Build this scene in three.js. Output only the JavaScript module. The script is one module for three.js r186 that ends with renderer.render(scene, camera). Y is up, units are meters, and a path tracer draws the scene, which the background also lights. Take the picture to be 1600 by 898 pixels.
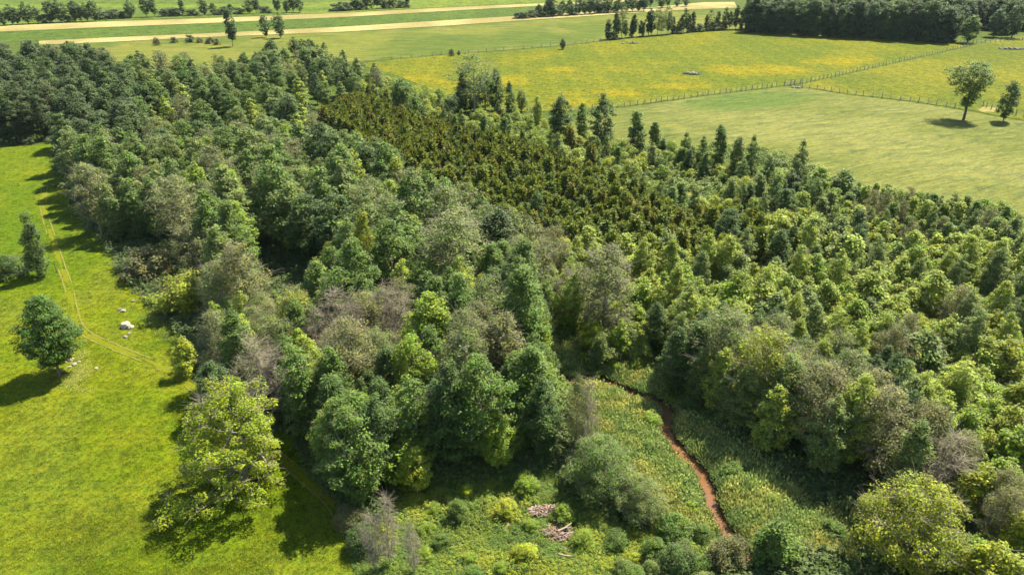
import * as THREE from 'three';

// ---------------------------------------------------------------- camera, sky, sun, exposure
const scene = new THREE.Scene();
const CAM_H = 50, PITCH = 26.5 * Math.PI / 180, FPX = 1101;          // drone height, tilt, focal length for a frame 1600 wide
const camera = new THREE.PerspectiveCamera(2 * Math.atan(449 / FPX) * 180 / Math.PI, 1600 / 898, 0.5, 9000);
camera.position.set(0, CAM_H, 0);
camera.rotation.set(-PITCH, 0, 0);
scene.add(camera);
const renderer = new THREE.WebGLRenderer({ antialias: true });
renderer.toneMapping = THREE.LinearToneMapping;
renderer.toneMappingExposure = 3.7;
renderer.shadowMap.enabled = true;
{
  const W = 512, H = 256, d = new Float32Array(W * H * 4);
  for (let j = 0; j < H; j++) for (let i = 0; i < W; i++) {
    const el = ((j + .5) / H - .5) * Math.PI, s = Math.max(0, Math.sin(el)), k = (j * W + i) * 4;
    const hz = Math.pow(1 - s, 3.2);
    d[k] = .13 + .36 * hz; d[k + 1] = .20 + .36 * hz; d[k + 2] = .31 + .30 * hz; d[k + 3] = 1;
  }
  const sky = new THREE.DataTexture(d, W, H, THREE.RGBAFormat, THREE.FloatType);
  sky.mapping = THREE.EquirectangularReflectionMapping; sky.magFilter = THREE.LinearFilter; sky.minFilter = THREE.LinearFilter; sky.needsUpdate = true;
  scene.background = sky; scene.environment = sky;
  scene.backgroundIntensity = .82; scene.environmentIntensity = .82;
}
const SUN = new THREE.Vector3(.40, .84, -.42).normalize();
const sun = new THREE.DirectionalLight(new THREE.Color(1, .93, .72), 4.9);
sun.position.set(SUN.x * 500, SUN.y * 500, -150 + SUN.z * 500); sun.target.position.set(0, 0, -150);
sun.castShadow = true; sun.shadow.mapSize.set(4096, 4096);
Object.assign(sun.shadow.camera, { left: -420, right: 420, top: 420, bottom: -420, near: 10, far: 1200 });
scene.add(sun, sun.target);
scene.fog = new THREE.FogExp2(0xc4d4ea, 0.00003);

// ---------------------------------------------------------------- helpers
function rng(seed) { let a = seed >>> 0; return () => { a = (a + 0x6D2B79F5) | 0; let t = Math.imul(a ^ (a >>> 15), 1 | a); t = (t + Math.imul(t ^ (t >>> 7), 61 | t)) ^ t; return ((t ^ (t >>> 14)) >>> 0) / 4294967296; }; }
const lerp = (a, b, t) => a + (b - a) * t, clamp = (x, a, b) => Math.min(b, Math.max(a, x));
const smooth = (a, b, x) => { const t = clamp((x - a) / (b - a), 0, 1); return t * t * (3 - 2 * t); };
function hash2(i, j, s) { let h = Math.imul(i, 374761393) + Math.imul(j, 668265263) + Math.imul(s, 1274126177); h = Math.imul(h ^ (h >>> 13), 1274126177); return ((h ^ (h >>> 16)) >>> 0) / 4294967296; }
function vnoise(x, y, s = 0, p = 0, q = p) {                          // value noise, p > 0: it repeats after p (q) cells
  const i = Math.floor(x), j = Math.floor(y), u = x - i, v = y - j, m = (k, w) => w ? ((k % w) + w) % w : k;
  const a = u * u * (3 - 2 * u), b = v * v * (3 - 2 * v), i0 = m(i, p), i1 = m(i + 1, p), j0 = m(j, q), j1 = m(j + 1, q);
  return lerp(lerp(hash2(i0, j0, s), hash2(i1, j0, s), a), lerp(hash2(i0, j1, s), hash2(i1, j1, s), a), b);
}
const fbm = (x, y, s = 0, n = 4) => { let f = 0, a = .5, t = 0; for (let k = 0; k < n; k++) { f += a * vnoise(x, y, s + k); t += a; a *= .5; x *= 2.03; y *= 2.03; } return f / t; };
const CP = Math.cos(PITCH), SP = Math.sin(PITCH);
function at(px, py, y = 0) {                                          // the point at height y that a pixel of the 1600 x 898 photograph sees
  const dx = (px - 800) / FPX, dy = -(py - 449) / FPX, wy = dy * CP - SP, wz = -dy * SP - CP, t = (y - CAM_H) / wy;
  return [dx * t, wz * t];
}
function pix(x, y, z) {                                               // the other way round
  const vy = (y - CAM_H) * CP - z * SP * 1, vz = (y - CAM_H) * SP * 1 + z * CP;
  return [800 + FPX * x / -vz, 449 - FPX * vy / -vz, -vz];
}
function inPoly(poly, x, y) { let c = false; for (let i = 0, j = poly.length - 1; i < poly.length; j = i++) { const [a, b] = poly[i], [d, e] = poly[j]; if ((b > y) !== (e > y) && x < (d - a) * (y - b) / (e - b) + a) c = !c; } return c; }
function distLine(line, x, z) { let m = 1e9; for (let i = 1; i < line.length; i++) { const [ax, az] = line[i - 1], [bx, bz] = line[i], dx = bx - ax, dz = bz - az, t = clamp(((x - ax) * dx + (z - az) * dz) / (dx * dx + dz * dz), 0, 1); m = Math.min(m, Math.hypot(ax + dx * t - x, az + dz * t - z)); } return m; }
const used = {};
function numbered(n) { const k = used[n] = (used[n] ?? -1) + 1; return k ? `${n}_${String(k).padStart(3, '0')}` : n; }
function tag(o, label, category, group, kind) { const u = {}; if (label) u.label = label; if (category) u.category = category; if (group) u.group = group; if (kind) u.kind = kind; o.userData = u; return o; }
function shadows(o) { o.traverse((m) => { if (m.isMesh) { m.castShadow = true; m.receiveShadow = true; } }); return o; }
function curve(pts, n) { const c = new THREE.CatmullRomCurve3(pts.map(([x, z]) => new THREE.Vector3(x, 0, z)), false, 'centripetal'); return c.getSpacedPoints(n).map((p) => [p.x, p.z]); }

class Geo {                                                           // collects leaves and branches into one geometry
  constructor() { this.p = []; this.n = []; this.c = []; this.i = []; }
  get count() { return this.p.length / 3; }
  leaf(x, y, z, nx, ny, nz, ux, uy, uz, len, wid, r, g, b) {         // a folded four-cornered leaf along u, its face along n
    let l = Math.hypot(nx, ny, nz) || 1; nx /= l; ny /= l; nz /= l;
    const d = ux * nx + uy * ny + uz * nz; ux -= d * nx; uy -= d * ny; uz -= d * nz; l = Math.hypot(ux, uy, uz) || 1; ux /= l; uy /= l; uz /= l;
    const sx = (ny * uz - nz * uy) * wid * .5, sy = (nz * ux - nx * uz) * wid * .5, sz = (nx * uy - ny * ux) * wid * .5, q = this.count, f = wid * .16, m = len * .45;
    this.p.push(x, y, z, x + ux * m + sx - nx * f, y + uy * m + sy - ny * f, z + uz * m + sz - nz * f, x + ux * len, y + uy * len, z + uz * len, x + ux * m - sx - nx * f, y + uy * m - sy - ny * f, z + uz * m - sz - nz * f);
    for (let k = 0; k < 4; k++) { this.n.push(nx, ny, nz); this.c.push(r, g, b); }
    this.i.push(q, q + 2, q + 1, q, q + 3, q + 2);
  }
  tube(pts, r0, r1, sides = 5, col = [1, 1, 1]) {
    const n = pts.length, q = this.count; let px = 1, py = .13, pz = .3;
    for (let k = 0; k < n; k++) {
      const a = pts[Math.max(0, k - 1)], b = pts[Math.min(n - 1, k + 1)], r = lerp(r0, r1, k / (n - 1));
      let dx = b[0] - a[0], dy = b[1] - a[1], dz = b[2] - a[2], l = Math.hypot(dx, dy, dz) || 1; dx /= l; dy /= l; dz /= l;
      if (Math.abs(px * dx + py * dy + pz * dz) > .95) { px = .1; py = .3; pz = 1; }
      let ax = py * dz - pz * dy, ay = pz * dx - px * dz, az = px * dy - py * dx; l = Math.hypot(ax, ay, az) || 1; ax /= l; ay /= l; az /= l;
      const bx = dy * az - dz * ay, by = dz * ax - dx * az, bz = dx * ay - dy * ax;
      for (let s = 0; s < sides; s++) { const t = s / sides * Math.PI * 2, c = Math.cos(t), e = Math.sin(t), nx = ax * c + bx * e, ny = ay * c + by * e, nz = az * c + bz * e; this.p.push(pts[k][0] + nx * r, pts[k][1] + ny * r, pts[k][2] + nz * r); this.n.push(nx, ny, nz); this.c.push(...col); }
    }
    for (let k = 0; k < n - 1; k++) for (let s = 0; s < sides; s++) { const a = q + k * sides + s, b = q + k * sides + (s + 1) % sides; this.i.push(a, b, a + sides, b, b + sides, a + sides); }
  }
  build() {
    const g = new THREE.BufferGeometry();
    g.setAttribute('position', new THREE.Float32BufferAttribute(this.p, 3)); g.setAttribute('normal', new THREE.Float32BufferAttribute(this.n, 3)); g.setAttribute('color', new THREE.Float32BufferAttribute(this.c, 3)); g.setIndex(this.i);
    return g;
  }
}

// ---------------------------------------------------------------- materials
const lin = (r, g, b) => new THREE.Color().setRGB(r, g, b);
const leafMat = (r, g, b, t = .48) => new THREE.MeshPhysicalMaterial({ color: lin(r * 1.06, g, b * .9), vertexColors: true, roughness: .88, transmission: t, thickness: 0, side: THREE.DoubleSide, specularIntensity: .3, clearcoat: .14, clearcoatRoughness: .38 });
const LEAF = {
  mid: leafMat(.086, .156, .016), fresh: leafMat(.165, .250, .012), yellow: leafMat(.205, .250, .008), dark: leafMat(.052, .104, .014), deep: leafMat(.044, .080, .014),
  grey: leafMat(.130, .160, .042), sage: leafMat(.126, .182, .036), tan: leafMat(.155, .172, .045), aspen: leafMat(.225, .295, .030), lime: leafMat(.270, .330, .016), bluish: leafMat(.056, .112, .026),
  cedar: leafMat(.122, .164, .010, .5), cedar_brown: leafMat(.148, .168, .014, .5), cedar_dark: leafMat(.090, .136, .012, .5), bronze: leafMat(.122, .130, .038), locust: leafMat(.200, .270, .002), maple: leafMat(.060, .130, .012),
};
const bark = (r, g, b) => new THREE.MeshStandardMaterial({ color: lin(r, g, b), vertexColors: true, roughness: .95 });
const BARK = { brown: bark(.13, .105, .08), grey: bark(.19, .175, .135), pale: bark(.215, .19, .145), dark: bark(.07, .058, .045) };

function dataTex(size, fn) {
  const d = new Uint8Array(size * size * 4);
  for (let j = 0; j < size; j++) for (let i = 0; i < size; i++) { const c = fn(i / size, j / size), k = (j * size + i) * 4; for (let q = 0; q < 3; q++) d[k + q] = clamp(Math.round(255 * Math.pow(clamp(c[q], 0, 1), 1 / 2.2)), 0, 255); d[k + 3] = 255; }
  const t = new THREE.DataTexture(d, size, size); t.colorSpace = THREE.SRGBColorSpace; t.wrapS = t.wrapT = THREE.RepeatWrapping; t.magFilter = THREE.LinearFilter; t.minFilter = THREE.LinearMipmapLinearFilter; t.generateMipmaps = true; t.needsUpdate = true; return t;
}
// grass: blades and tussocks seen from above, yellow to blue-green; swath: mown stubble lying in lines; soil: crumbs
const grassTex = dataTex(1024, (u, v) => {
  const a = vnoise(u * 256, v * 256, 1, 256), b = vnoise(u * 90, v * 90, 2, 90), c = vnoise(u * 32, v * 32, 3, 32), e = vnoise(u * 11, v * 11, 4, 11), f = .30 * a + .30 * b + .24 * c + .16 * e;
  const w = clamp(.42 + (f - .5) * 1.55 + .1, .08, 1), y = .5 + (vnoise(u * 48, v * 48, 7, 48) - .5) * .9 + (e - .5) * .5;
  return [w * lerp(.86, 1.12, y), w * 1.02, w * lerp(1.1, .7, y)];
});
const swathTex = dataTex(1024, (u, v) => {
  const a = vnoise(u * 64, v * 400, 11, 64, 400), b = vnoise(u * 24, v * 150, 12, 24, 150), c = vnoise(u * 8, v * 48, 13, 8, 48), e = vnoise(u * 160, v * 160, 14, 160);
  const f = .28 * a + .30 * b + .22 * c + .20 * e, w = clamp(.62 + (f - .5) * 1.1, .15, 1);
  return [w * (1 + (c - .5) * .2), w, w * (1 - (c - .5) * .25)];
});
const soilTex = dataTex(512, (u, v) => { const a = vnoise(u * 128, v * 128, 21, 128), b = vnoise(u * 40, v * 40, 22, 40), w = clamp(.7 + (a * .5 + b * .5 - .5) * .9, .2, 1); return [w, w * .99, w * .97]; });
const groundMat = (map) => new THREE.MeshPhysicalMaterial({ map, vertexColors: true, roughness: 1, specularIntensity: .15 });
const GM = { grass: groundMat(grassTex), swath: groundMat(swathTex), soil: groundMat(soilTex) };

// ---------------------------------------------------------------- terrain
const STREAM = curve([[885, 596], [935, 592], [972, 608], [1012, 624], [1034, 630], [1043, 646], [1037, 664], [1050, 688], [1072, 712], [1095, 736], [1106, 756], [1108, 776], [1116, 796], [1128, 818], [1150, 846], [1172, 868], [1196, 905], [1255, 945], [1330, 945], [1352, 905], [1358, 876]].map(([x, y]) => at(x, y, -.4)), 160);
const sWide = (x, z) => 1.05 + 1.1 * (vnoise(x * .35, z * .35, 5) - .5);
function relief(x, z) { const k = (1 - smooth(230, 285, -z)) * (1 - smooth(150, 200, Math.abs(x))); return k * (.55 * (fbm(x / 38, z / 38, 31, 2) - .5) + .22 * (vnoise(x / 7, z / 7, 33) - .5)); }
function ground(x, z) {
  let y = relief(x, z);
  if (x > -10 && x < 75 && z > -110 && z < -30) { const d = distLine(STREAM, x, z), w = sWide(x, z); y -= .8 * (1 - smooth(w * .5, w * .5 + .55, d)) + .2 * (1 - smooth(1, 6, d)); }
  return y;
}
{
  const seq = (...s) => { const o = []; for (const [a, b, st] of s) for (let v = a; v < b - 1e-6; v += st) o.push(v); return o; };
  const xs = [...seq([-6000, -1000, 500], [-1000, -220, 60], [-220, -10, 2.5], [-10, 75, .55], [75, 220, 2.5], [220, 1000, 60], [1000, 6001, 500])];
  const zs = [...seq([-7000, -1200, 400], [-1200, -300, 50], [-300, -112, 2.5], [-112, -30, .55], [-30, 60, 6], [60, 2001, 300])];
  const nx = xs.length, nz = zs.length, P = [], U = [], C = [], I = [];
  for (let j = 0; j < nz; j++) for (let i = 0; i < nx; i++) {
    const x = xs[i], z = zs[j]; P.push(x, ground(x, z), z); U.push(x / 11, z / 11);
    const f = fbm(x / 9, z / 9, 41, 3), g = fbm(x / 40, z / 40, 42, 2);
    let c = [lerp(.055, .11, f), lerp(.09, .14, f), lerp(.014, .026, g)];
    if (x > -10 && x < 75 && z > -112) { const d = distLine(STREAM, x, z), k = 1 - smooth(.9, 1.7, d + (f - .5)); c = [lerp(c[0], .10, k), lerp(c[1], .066, k), lerp(c[2], .036, k)]; }
    C.push(...c);
  }
  for (let j = 0; j < nz - 1; j++) for (let i = 0; i < nx - 1; i++) { const a = j * nx + i; I.push(a, a + nx, a + 1, a + 1, a + nx, a + nx + 1); }
  const g = new THREE.BufferGeometry(); g.setAttribute('position', new THREE.Float32BufferAttribute(P, 3)); g.setAttribute('uv', new THREE.Float32BufferAttribute(U, 2)); g.setAttribute('color', new THREE.Float32BufferAttribute(C, 3)); g.setIndex(I); g.computeVertexNormals();
  const m = new THREE.Mesh(g, GM.grass); m.name = 'ground'; m.receiveShadow = true; tag(m, null, null, null, 'structure'); scene.add(m);
}
// a sheet that follows the ground: polygon of ground points, cut into triangles no longer than maxLen(x, z)
function sheet(name, poly, lift, maxLen, mat, tile, color, turn = 0) {
  const contour = poly.map(([x, z]) => new THREE.Vector2(x, z)); let ctr = contour; if (THREE.ShapeUtils.isClockWise(ctr)) ctr = ctr.slice().reverse();
  const V = ctr.map((v) => [v.x, v.y]); let T = THREE.ShapeUtils.triangulateShape(ctr, []).map((t) => t.slice());
  for (let pass = 0; pass < 14; pass++) {
    const mid = new Map(), out = []; let any = false;
    const half = (a, b) => { const k = a < b ? a * 4194304 + b : b * 4194304 + a; if (mid.has(k)) return mid.get(k); const A = V[a], B = V[b], mx = (A[0] + B[0]) / 2, mz = (A[1] + B[1]) / 2; let r = -1; if (Math.hypot(A[0] - B[0], A[1] - B[1]) > maxLen(mx, mz)) { r = V.length; V.push([mx, mz]); any = true; } mid.set(k, r); return r; };
    for (const [a, b, c] of T) {
      const p = half(a, b), q = half(b, c), r = half(c, a), n = (p >= 0) + (q >= 0) + (r >= 0);
      if (n === 0) out.push([a, b, c]);
      else if (n === 3) out.push([a, p, r], [p, b, q], [r, q, c], [p, q, r]);
      else if (n === 1) { if (p >= 0) out.push([a, p, c], [p, b, c]); else if (q >= 0) out.push([a, b, q], [a, q, c]); else out.push([a, b, r], [b, c, r]); }
      else if (p < 0) out.push([a, b, q], [a, q, r], [r, q, c]); else if (q < 0) out.push([b, c, r], [b, r, p], [p, r, a]); else out.push([c, a, p], [c, p, q], [q, p, b]);
    }
    T = out; if (!any) break;
  }
  const P = [], U = [], C = [], I = [], ct = Math.cos(turn), st = Math.sin(turn);
  for (const [x, z] of V) { P.push(x, ground(x, z) + lift, z); U.push((x * ct + z * st) / tile, (-x * st + z * ct) / tile); const q = color(x, z); C.push(q[0] * .51, q[1] * .545, q[2] * .33); }
  for (const [a, b, c] of T) I.push(a, c, b);
  const g = new THREE.BufferGeometry(); g.setAttribute('position', new THREE.Float32BufferAttribute(P, 3)); g.setAttribute('uv', new THREE.Float32BufferAttribute(U, 2)); g.setAttribute('color', new THREE.Float32BufferAttribute(C, 3)); g.setIndex(I); g.computeVertexNormals();
  const m = new THREE.Mesh(g, mat); m.name = name; m.receiveShadow = true; tag(m, null, null, null, 'structure'); scene.add(m); return m;
}
const px = (list, y = 0) => list.map(([a, b]) => at(a, b, y));
const mix3 = (a, b, t) => [lerp(a[0], b[0], t), lerp(a[1], b[1], t), lerp(a[2], b[2], t)];
const PASTURE = px([[-260, 226], [40, 229], [78, 226], [98, 256], [122, 330], [182, 396], [212, 440], [262, 492], [300, 520], [330, 575], [345, 640], [470, 668], [520, 742], [556, 790], [575, 860], [580, 960], [600, 1120], [-500, 1120], [-700, 560]]);
sheet('pasture', PASTURE, .05, (x, z) => z > -130 ? 1.5 : 4, GM.grass, 9, (x, z) => {
  const a = fbm(x / 7, z / 7, 51, 4), b = fbm(x / 26, z / 26, 55, 3), d = fbm(x / 1.9, z / 1.9, 57, 2);
  let c = mix3([.160, .245, .010], [.275, .302, .010], smooth(.30, .70, a * .5 + b * .5));
  c = mix3(c, [.34, .33, .03], .45 * smooth(.55, .8, d) * smooth(.4, .6, b)); c = mix3(c, [.25, .27, .045], .5 * smooth(.52, .72, fbm(x / 13 + 5, z / 13, 58, 3))); const far = smooth(150, 230, -z); return mix3(c, [.27, .36, .03], far * .6);
});
const YELLOW = px([[560, 100], [610, 94], [700, 85.5], [800, 79], [890, 71], [950, 64], [1100, 50], [1168, 46], [1230, 50], [1350, 58], [1480, 66], [1515, 70], [1490, 77], [1420, 93], [1340, 111], [1255, 129.5], [1225, 133.5], [1100, 149], [960, 167], [880, 174], [800, 176], [700, 150], [620, 118]]);
const FLOWERS = [[648, 122, 45, 8], [875, 108, 32, 5], [800, 128, 40, 12], [960, 145, 60, 10], [1180, 110, 120, 14], [1320, 95, 90, 10], [905, 160, 60, 8], [1060, 135, 70, 9], [690, 127, 30, 6]];
sheet('buttercup_meadow', YELLOW, .07, () => 4, GM.grass, 19, (x, z) => {
  const a = fbm(x / 11, z / 16, 61, 4), b = fbm(x / 45, z / 60, 62, 3); const [u, v] = pix(x, 0, z);
  let k = 0; for (const [cx, cy, rx, ry] of FLOWERS) k = Math.max(k, 1 - Math.hypot((u - cx) / rx, (v - cy) / ry)); // where the flowers stand thick, on the ground
  k = smooth(0, .8, k + (a - .5) * .9) * .62;
  return mix3(mix3([.215, .255, .030], [.325, .305, .026], smooth(.3, .7, a * .5 + b * .5)), [.56, .40, .008], k);
});
const BETWEEN = px([[1253, 135], [1256, 131], [1340, 112.5], [1420, 94.5], [1490, 78.5], [1560, 62], [1700, 40], [1760, 205], [1604, 189], [1520, 174], [1430, 159], [1330, 147]]);
sheet('side_pasture', BETWEEN, .09, () => 4, GM.grass, 17, (x, z) => { const a = fbm(x / 13, z / 18, 71, 4), b = fbm(x / 40, z / 50, 72, 2); return mix3([.215, .245, .035], [.345, .315, .035], smooth(.3, .7, a * .6 + b * .4)); });
const HAY = px([[900, 188], [960, 169], [1100, 151], [1225, 135.5], [1251, 136], [1330, 149], [1430, 161], [1520, 176], [1604, 191], [1760, 208], [1900, 400], [1604, 352], [1480, 322], [1330, 296], [1230, 240], [1130, 225], [1000, 232], [900, 222], [870, 200]]);
sheet('hay_field', HAY, .06, () => 3, GM.swath, 34, (x, z) => {
  const a = fbm(x / 10, z / 10, 81, 4), b = fbm(x / 34, z / 34, 82, 3), [u, v] = pix(x, 0, z);
  let c = mix3([.228, .248, .090], [.328, .318, .150], smooth(.32, .68, a * .4 + b * .6));
  const w = 1 - Math.hypot((u - 1165) / 125, (v - 158 + (u - 1165) * .06) / 17), rank = smooth(0, .45, w + (a - .5) * .5); c = mix3(c, [.16, .235, .07], rank * .85);
  const s = Math.sin((x * .42 + z * .907) * 1.05 + (b - .5) * 3); return mix3(c, [.20, .205, .08], .42 * smooth(.82, 1, s) * (1 - rank));
}, -.44);
const FARMEADOW = px([[100, 69.5], [152, 67.5], [338, 58.5], [540, 50.5], [700, 41], [814, 33], [900, 27.5], [1000, 20.5], [1080, 15.5], [1148, 14], [1175, 14], [1168, 45], [1100, 49], [950, 62.5], [890, 69.5], [800, 77.5], [700, 84], [610, 92.5], [530, 98], [420, 120], [300, 130], [150, 110]]);
sheet('far_meadow', FARMEADOW, .10, () => 9, GM.swath, 60, (x, z) => { const a = fbm(x / 30, z / 40, 91, 4), b = fbm(x / 9, z / 45, 92, 3); return mix3(mix3([.165, .215, .050], [.27, .28, .075], smooth(.35, .65, a)), [.36, .31, .13], .55 * smooth(.58, .75, b)); }, -.1);
const STRIP2 = px([[60, 64], [152, 59.5], [338, 51.5], [540, 41.5], [814, 24.5], [900, 19.5], [1000, 13], [1060, 7.5], [1100, 3.5], [1148, 3], [1152, 12], [1080, 14.8], [1000, 19.6], [900, 26.5], [814, 32], [700, 40], [540, 49.5], [338, 57.5], [152, 66.5], [60, 70]]);
const STRIP1 = px([[-200, 50], [0, 40.5], [140, 34.5], [338, 28], [540, 20], [732, 10], [901, 3], [1000, -1], [1010, 1], [901, 6.2], [732, 15], [540, 26.5], [338, 35.5], [140, 43.5], [0, 49.5], [-200, 58]]);
const strawCol = (s) => (x, z) => { const a = fbm(x / 20, z / 30, s, 4); return mix3([.44, .345, .215], [.62, .51, .36], smooth(.3, .7, a)); };
sheet('bare_strip', STRIP2, .12, () => 10, GM.soil, 21, strawCol(101)); sheet('bare_strip_001', STRIP1, .12, () => 10, GM.soil, 21, strawCol(102));
const CROP = px([[-200, 58.5], [0, 50], [140, 44], [338, 36], [540, 27], [732, 15.5], [901, 6.6], [1010, 1.5], [1090, 3], [1060, 7], [1000, 12.5], [900, 19], [814, 24], [540, 41], [338, 51], [152, 59], [60, 63.5], [-200, 76]]);
sheet('crop_field', CROP, .08, () => 12, GM.grass, 40, (x, z) => { const a = fbm(x / 40, z / 60, 111, 3); return mix3([.125, .205, .050], [.20, .265, .065], a); });
const TOPFIELD = px([[-300, 52], [0, 39.5], [140, 33.5], [338, 27], [540, 19], [732, 9], [901, 2.4], [1000, -1.6], [1300, -16], [1300, -40], [-600, -40], [-600, 40]]);
sheet('far_pasture', TOPFIELD, .07, () => 22, GM.grass, 50, (x, z) => { const a = fbm(x / 60, z / 70, 121, 3), d = fbm(x / 300, z / 40, 122, 2); return mix3(mix3([.22, .30, .055], [.34, .40, .085], a), [.19, .26, .06], smooth(.45, .6, d)); });
sheet('far_pasture_001', px([[1480, 22], [1500, 11], [1540, 8], [1760, 4], [1760, 40], [1600, 30], [1540, 34]]), .09, () => 20, GM.grass, 50, (x, z) => mix3([.26, .34, .06], [.36, .42, .09], fbm(x / 50, z / 60, 125, 3)));

// ribbons on the ground: wheel ruts, worn soil, water
function ribbon(name, line, width, lift, mat, color, seed, kind = 'structure', parent = scene, gaps = 0) {
  const P = [], C = [], U = [], I = [], R = rng(seed), n = line.length; let d = 0;
  for (let i = 0; i < n; i++) {
    const [x, z] = line[i], a = line[Math.max(0, i - 1)], b = line[Math.min(n - 1, i + 1)], l = Math.hypot(b[0] - a[0], b[1] - a[1]) || 1, nx = -(b[1] - a[1]) / l, nz = (b[0] - a[0]) / l;
    d += i ? Math.hypot(x - line[i - 1][0], z - line[i - 1][1]) : 0;
    const end = Math.min(1, Math.min(i, n - 1 - i) / 4), g = gaps ? smooth(gaps - .12, gaps + .1, fbm(d / 5, seed, 130, 3)) : 1;
    for (const s of [-1, -.35, .35, 1]) { const w = width * (.55 + .9 * R()) * .5 * s * end * g, X = x + nx * w, Z = z + nz * w; P.push(X, ground(X, Z) + lift, Z); const q = color(X, Z); C.push(q[0] * .42, q[1] * .42, q[2] * .40); U.push(X / 3, Z / 3); }
  }
  for (let i = 0; i < n - 1; i++) for (let s = 0; s < 3; s++) { const a = i * 4 + s; I.push(a, a + 1, a + 4, a + 1, a + 5, a + 4); }
  const g = new THREE.BufferGeometry(); g.setAttribute('position', new THREE.Float32BufferAttribute(P, 3)); g.setAttribute('uv', new THREE.Float32BufferAttribute(U, 2)); g.setAttribute('color', new THREE.Float32BufferAttribute(C, 3)); g.setIndex(I); g.computeVertexNormals();
  const m = new THREE.Mesh(g, mat); m.name = name; m.receiveShadow = true; if (kind) tag(m, null, null, null, kind); parent.add(m); return m;
}
const offset = (line, w) => line.map(([x, z], i) => { const a = line[Math.max(0, i - 1)], b = line[Math.min(line.length - 1, i + 1)], l = Math.hypot(b[0] - a[0], b[1] - a[1]) || 1; return [x - (b[1] - a[1]) / l * w, z + (b[0] - a[0]) / l * w]; });
const TRACK = curve(px([[70, 292], [66, 312], [72, 345], [85, 385], [98, 425], [107, 450], [114, 485], [123, 510], [140, 525], [185, 545], [228, 562], [268, 582], [310, 612], [350, 650], [400, 690], [444, 722], [480, 752], [520, 790], [540, 830]]), 420);
{
  const rut = (x, z) => mix3([.34, .34, .05], [.50, .44, .15], fbm(x / 1.5, z / 1.5, 141, 2)), worn = (x, z) => mix3([.27, .33, .012], [.34, .36, .02], fbm(x / 2, z / 2, 142, 3));
  const t = new THREE.Group(); t.name = 'wheel_track'; tag(t, null, null, null, 'structure'); scene.add(t);
  ribbon('worn_grass', TRACK, .9, .085, GM.soil, worn, 7, null, t, .52);
  ribbon('rut', offset(TRACK, .55), .22, .105, GM.soil, rut, 8, null, t, .45); ribbon('rut', offset(TRACK, -.55), .20, .105, GM.soil, rut, 9, null, t, .47);
}
{
  const P = [], I = [], n = STREAM.length;
  for (let i = 0; i < n; i++) { const [x, z] = STREAM[i], a = STREAM[Math.max(0, i - 1)], b = STREAM[Math.min(n - 1, i + 1)], l = Math.hypot(b[0] - a[0], b[1] - a[1]), nx = -(b[1] - a[1]) / l * 1.7, nz = (b[0] - a[0]) / l * 1.7, y = relief(x, z) - .62; P.push(x - nx, y, z - nz, x + nx, y, z + nz); }
  for (let i = 0; i < n - 1; i++) { const a = i * 2; I.push(a, a + 1, a + 2, a + 1, a + 3, a + 2); }
  const g = new THREE.BufferGeometry(); g.setAttribute('position', new THREE.Float32BufferAttribute(P, 3)); g.setIndex(I); g.computeVertexNormals();
  const water = new THREE.Mesh(g, new THREE.MeshPhysicalMaterial({ color: lin(.135, .064, .032), roughness: .09, specularIntensity: 1 })); water.name = 'stream'; water.receiveShadow = true; tag(water, null, null, null, 'structure'); scene.add(water);
}
{ // the still water between the trees
  const pond = px([[415, 436], [425, 430], [440, 432], [446, 440], [436, 447], [420, 446]]);
  const m = sheet('pond', pond, .1, () => 1, new THREE.MeshPhysicalMaterial({ color: lin(.02, .022, .025), roughness: .06 }), 5, () => [1, 1, 1]);
}
const soilPatch = (name, cx, cy, rx, ry, col, seed) => { const poly = []; for (let k = 0; k < 22; k++) { const a = k / 22 * 6.283, r = .65 + .6 * vnoise(Math.cos(a) * 2 + 9, Math.sin(a) * 2 + 9, seed); poly.push(at(cx + rx * r * Math.cos(a), cy + ry * r * Math.sin(a))); } return sheet(name, poly, .11, () => .6, GM.soil, 2.5, (x, z) => mix3(col, [col[0] * .7, col[1] * .72, col[2] * .66], fbm(x / .8, z / .8, seed, 2))); };
soilPatch('sand_patch', 1521, 783, 16, 9, [.62, .46, .33], 151); soilPatch('bare_soil', 793, 790, 11, 20, [.42, .30, .15], 152); soilPatch('bare_soil_001', 1078, 300, 20, 6, [.40, .33, .16], 153);
soilPatch('bare_soil_002', 497, 522, 10, 7, [.14, .06, .05], 154); soilPatch('bare_soil_003', 1545, 172, 16, 4, [.52, .42, .25], 155); soilPatch('bare_soil_004', 775, 800, 24, 4, [.40, .30, .14], 156);
{
  const L = (pts, seed) => ribbon('wheel_track', curve(px(pts), 60), .45, .12, GM.soil, (x, z) => mix3([.30, .27, .08], [.46, .38, .16], fbm(x, z, 161, 2)), seed, 'structure', scene, .35);
  const names = [[[792, 810], [800, 850], [812, 890], [820, 920]], [[835, 812], [838, 850], [836, 900]], [[640, 742], [700, 762], [760, 782], [790, 790]], [[660, 800], [710, 788], [770, 785]]];
  names.forEach((p, i) => { const m = L(p, 170 + i); m.name = numbered('weedy_track'); });
}

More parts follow.
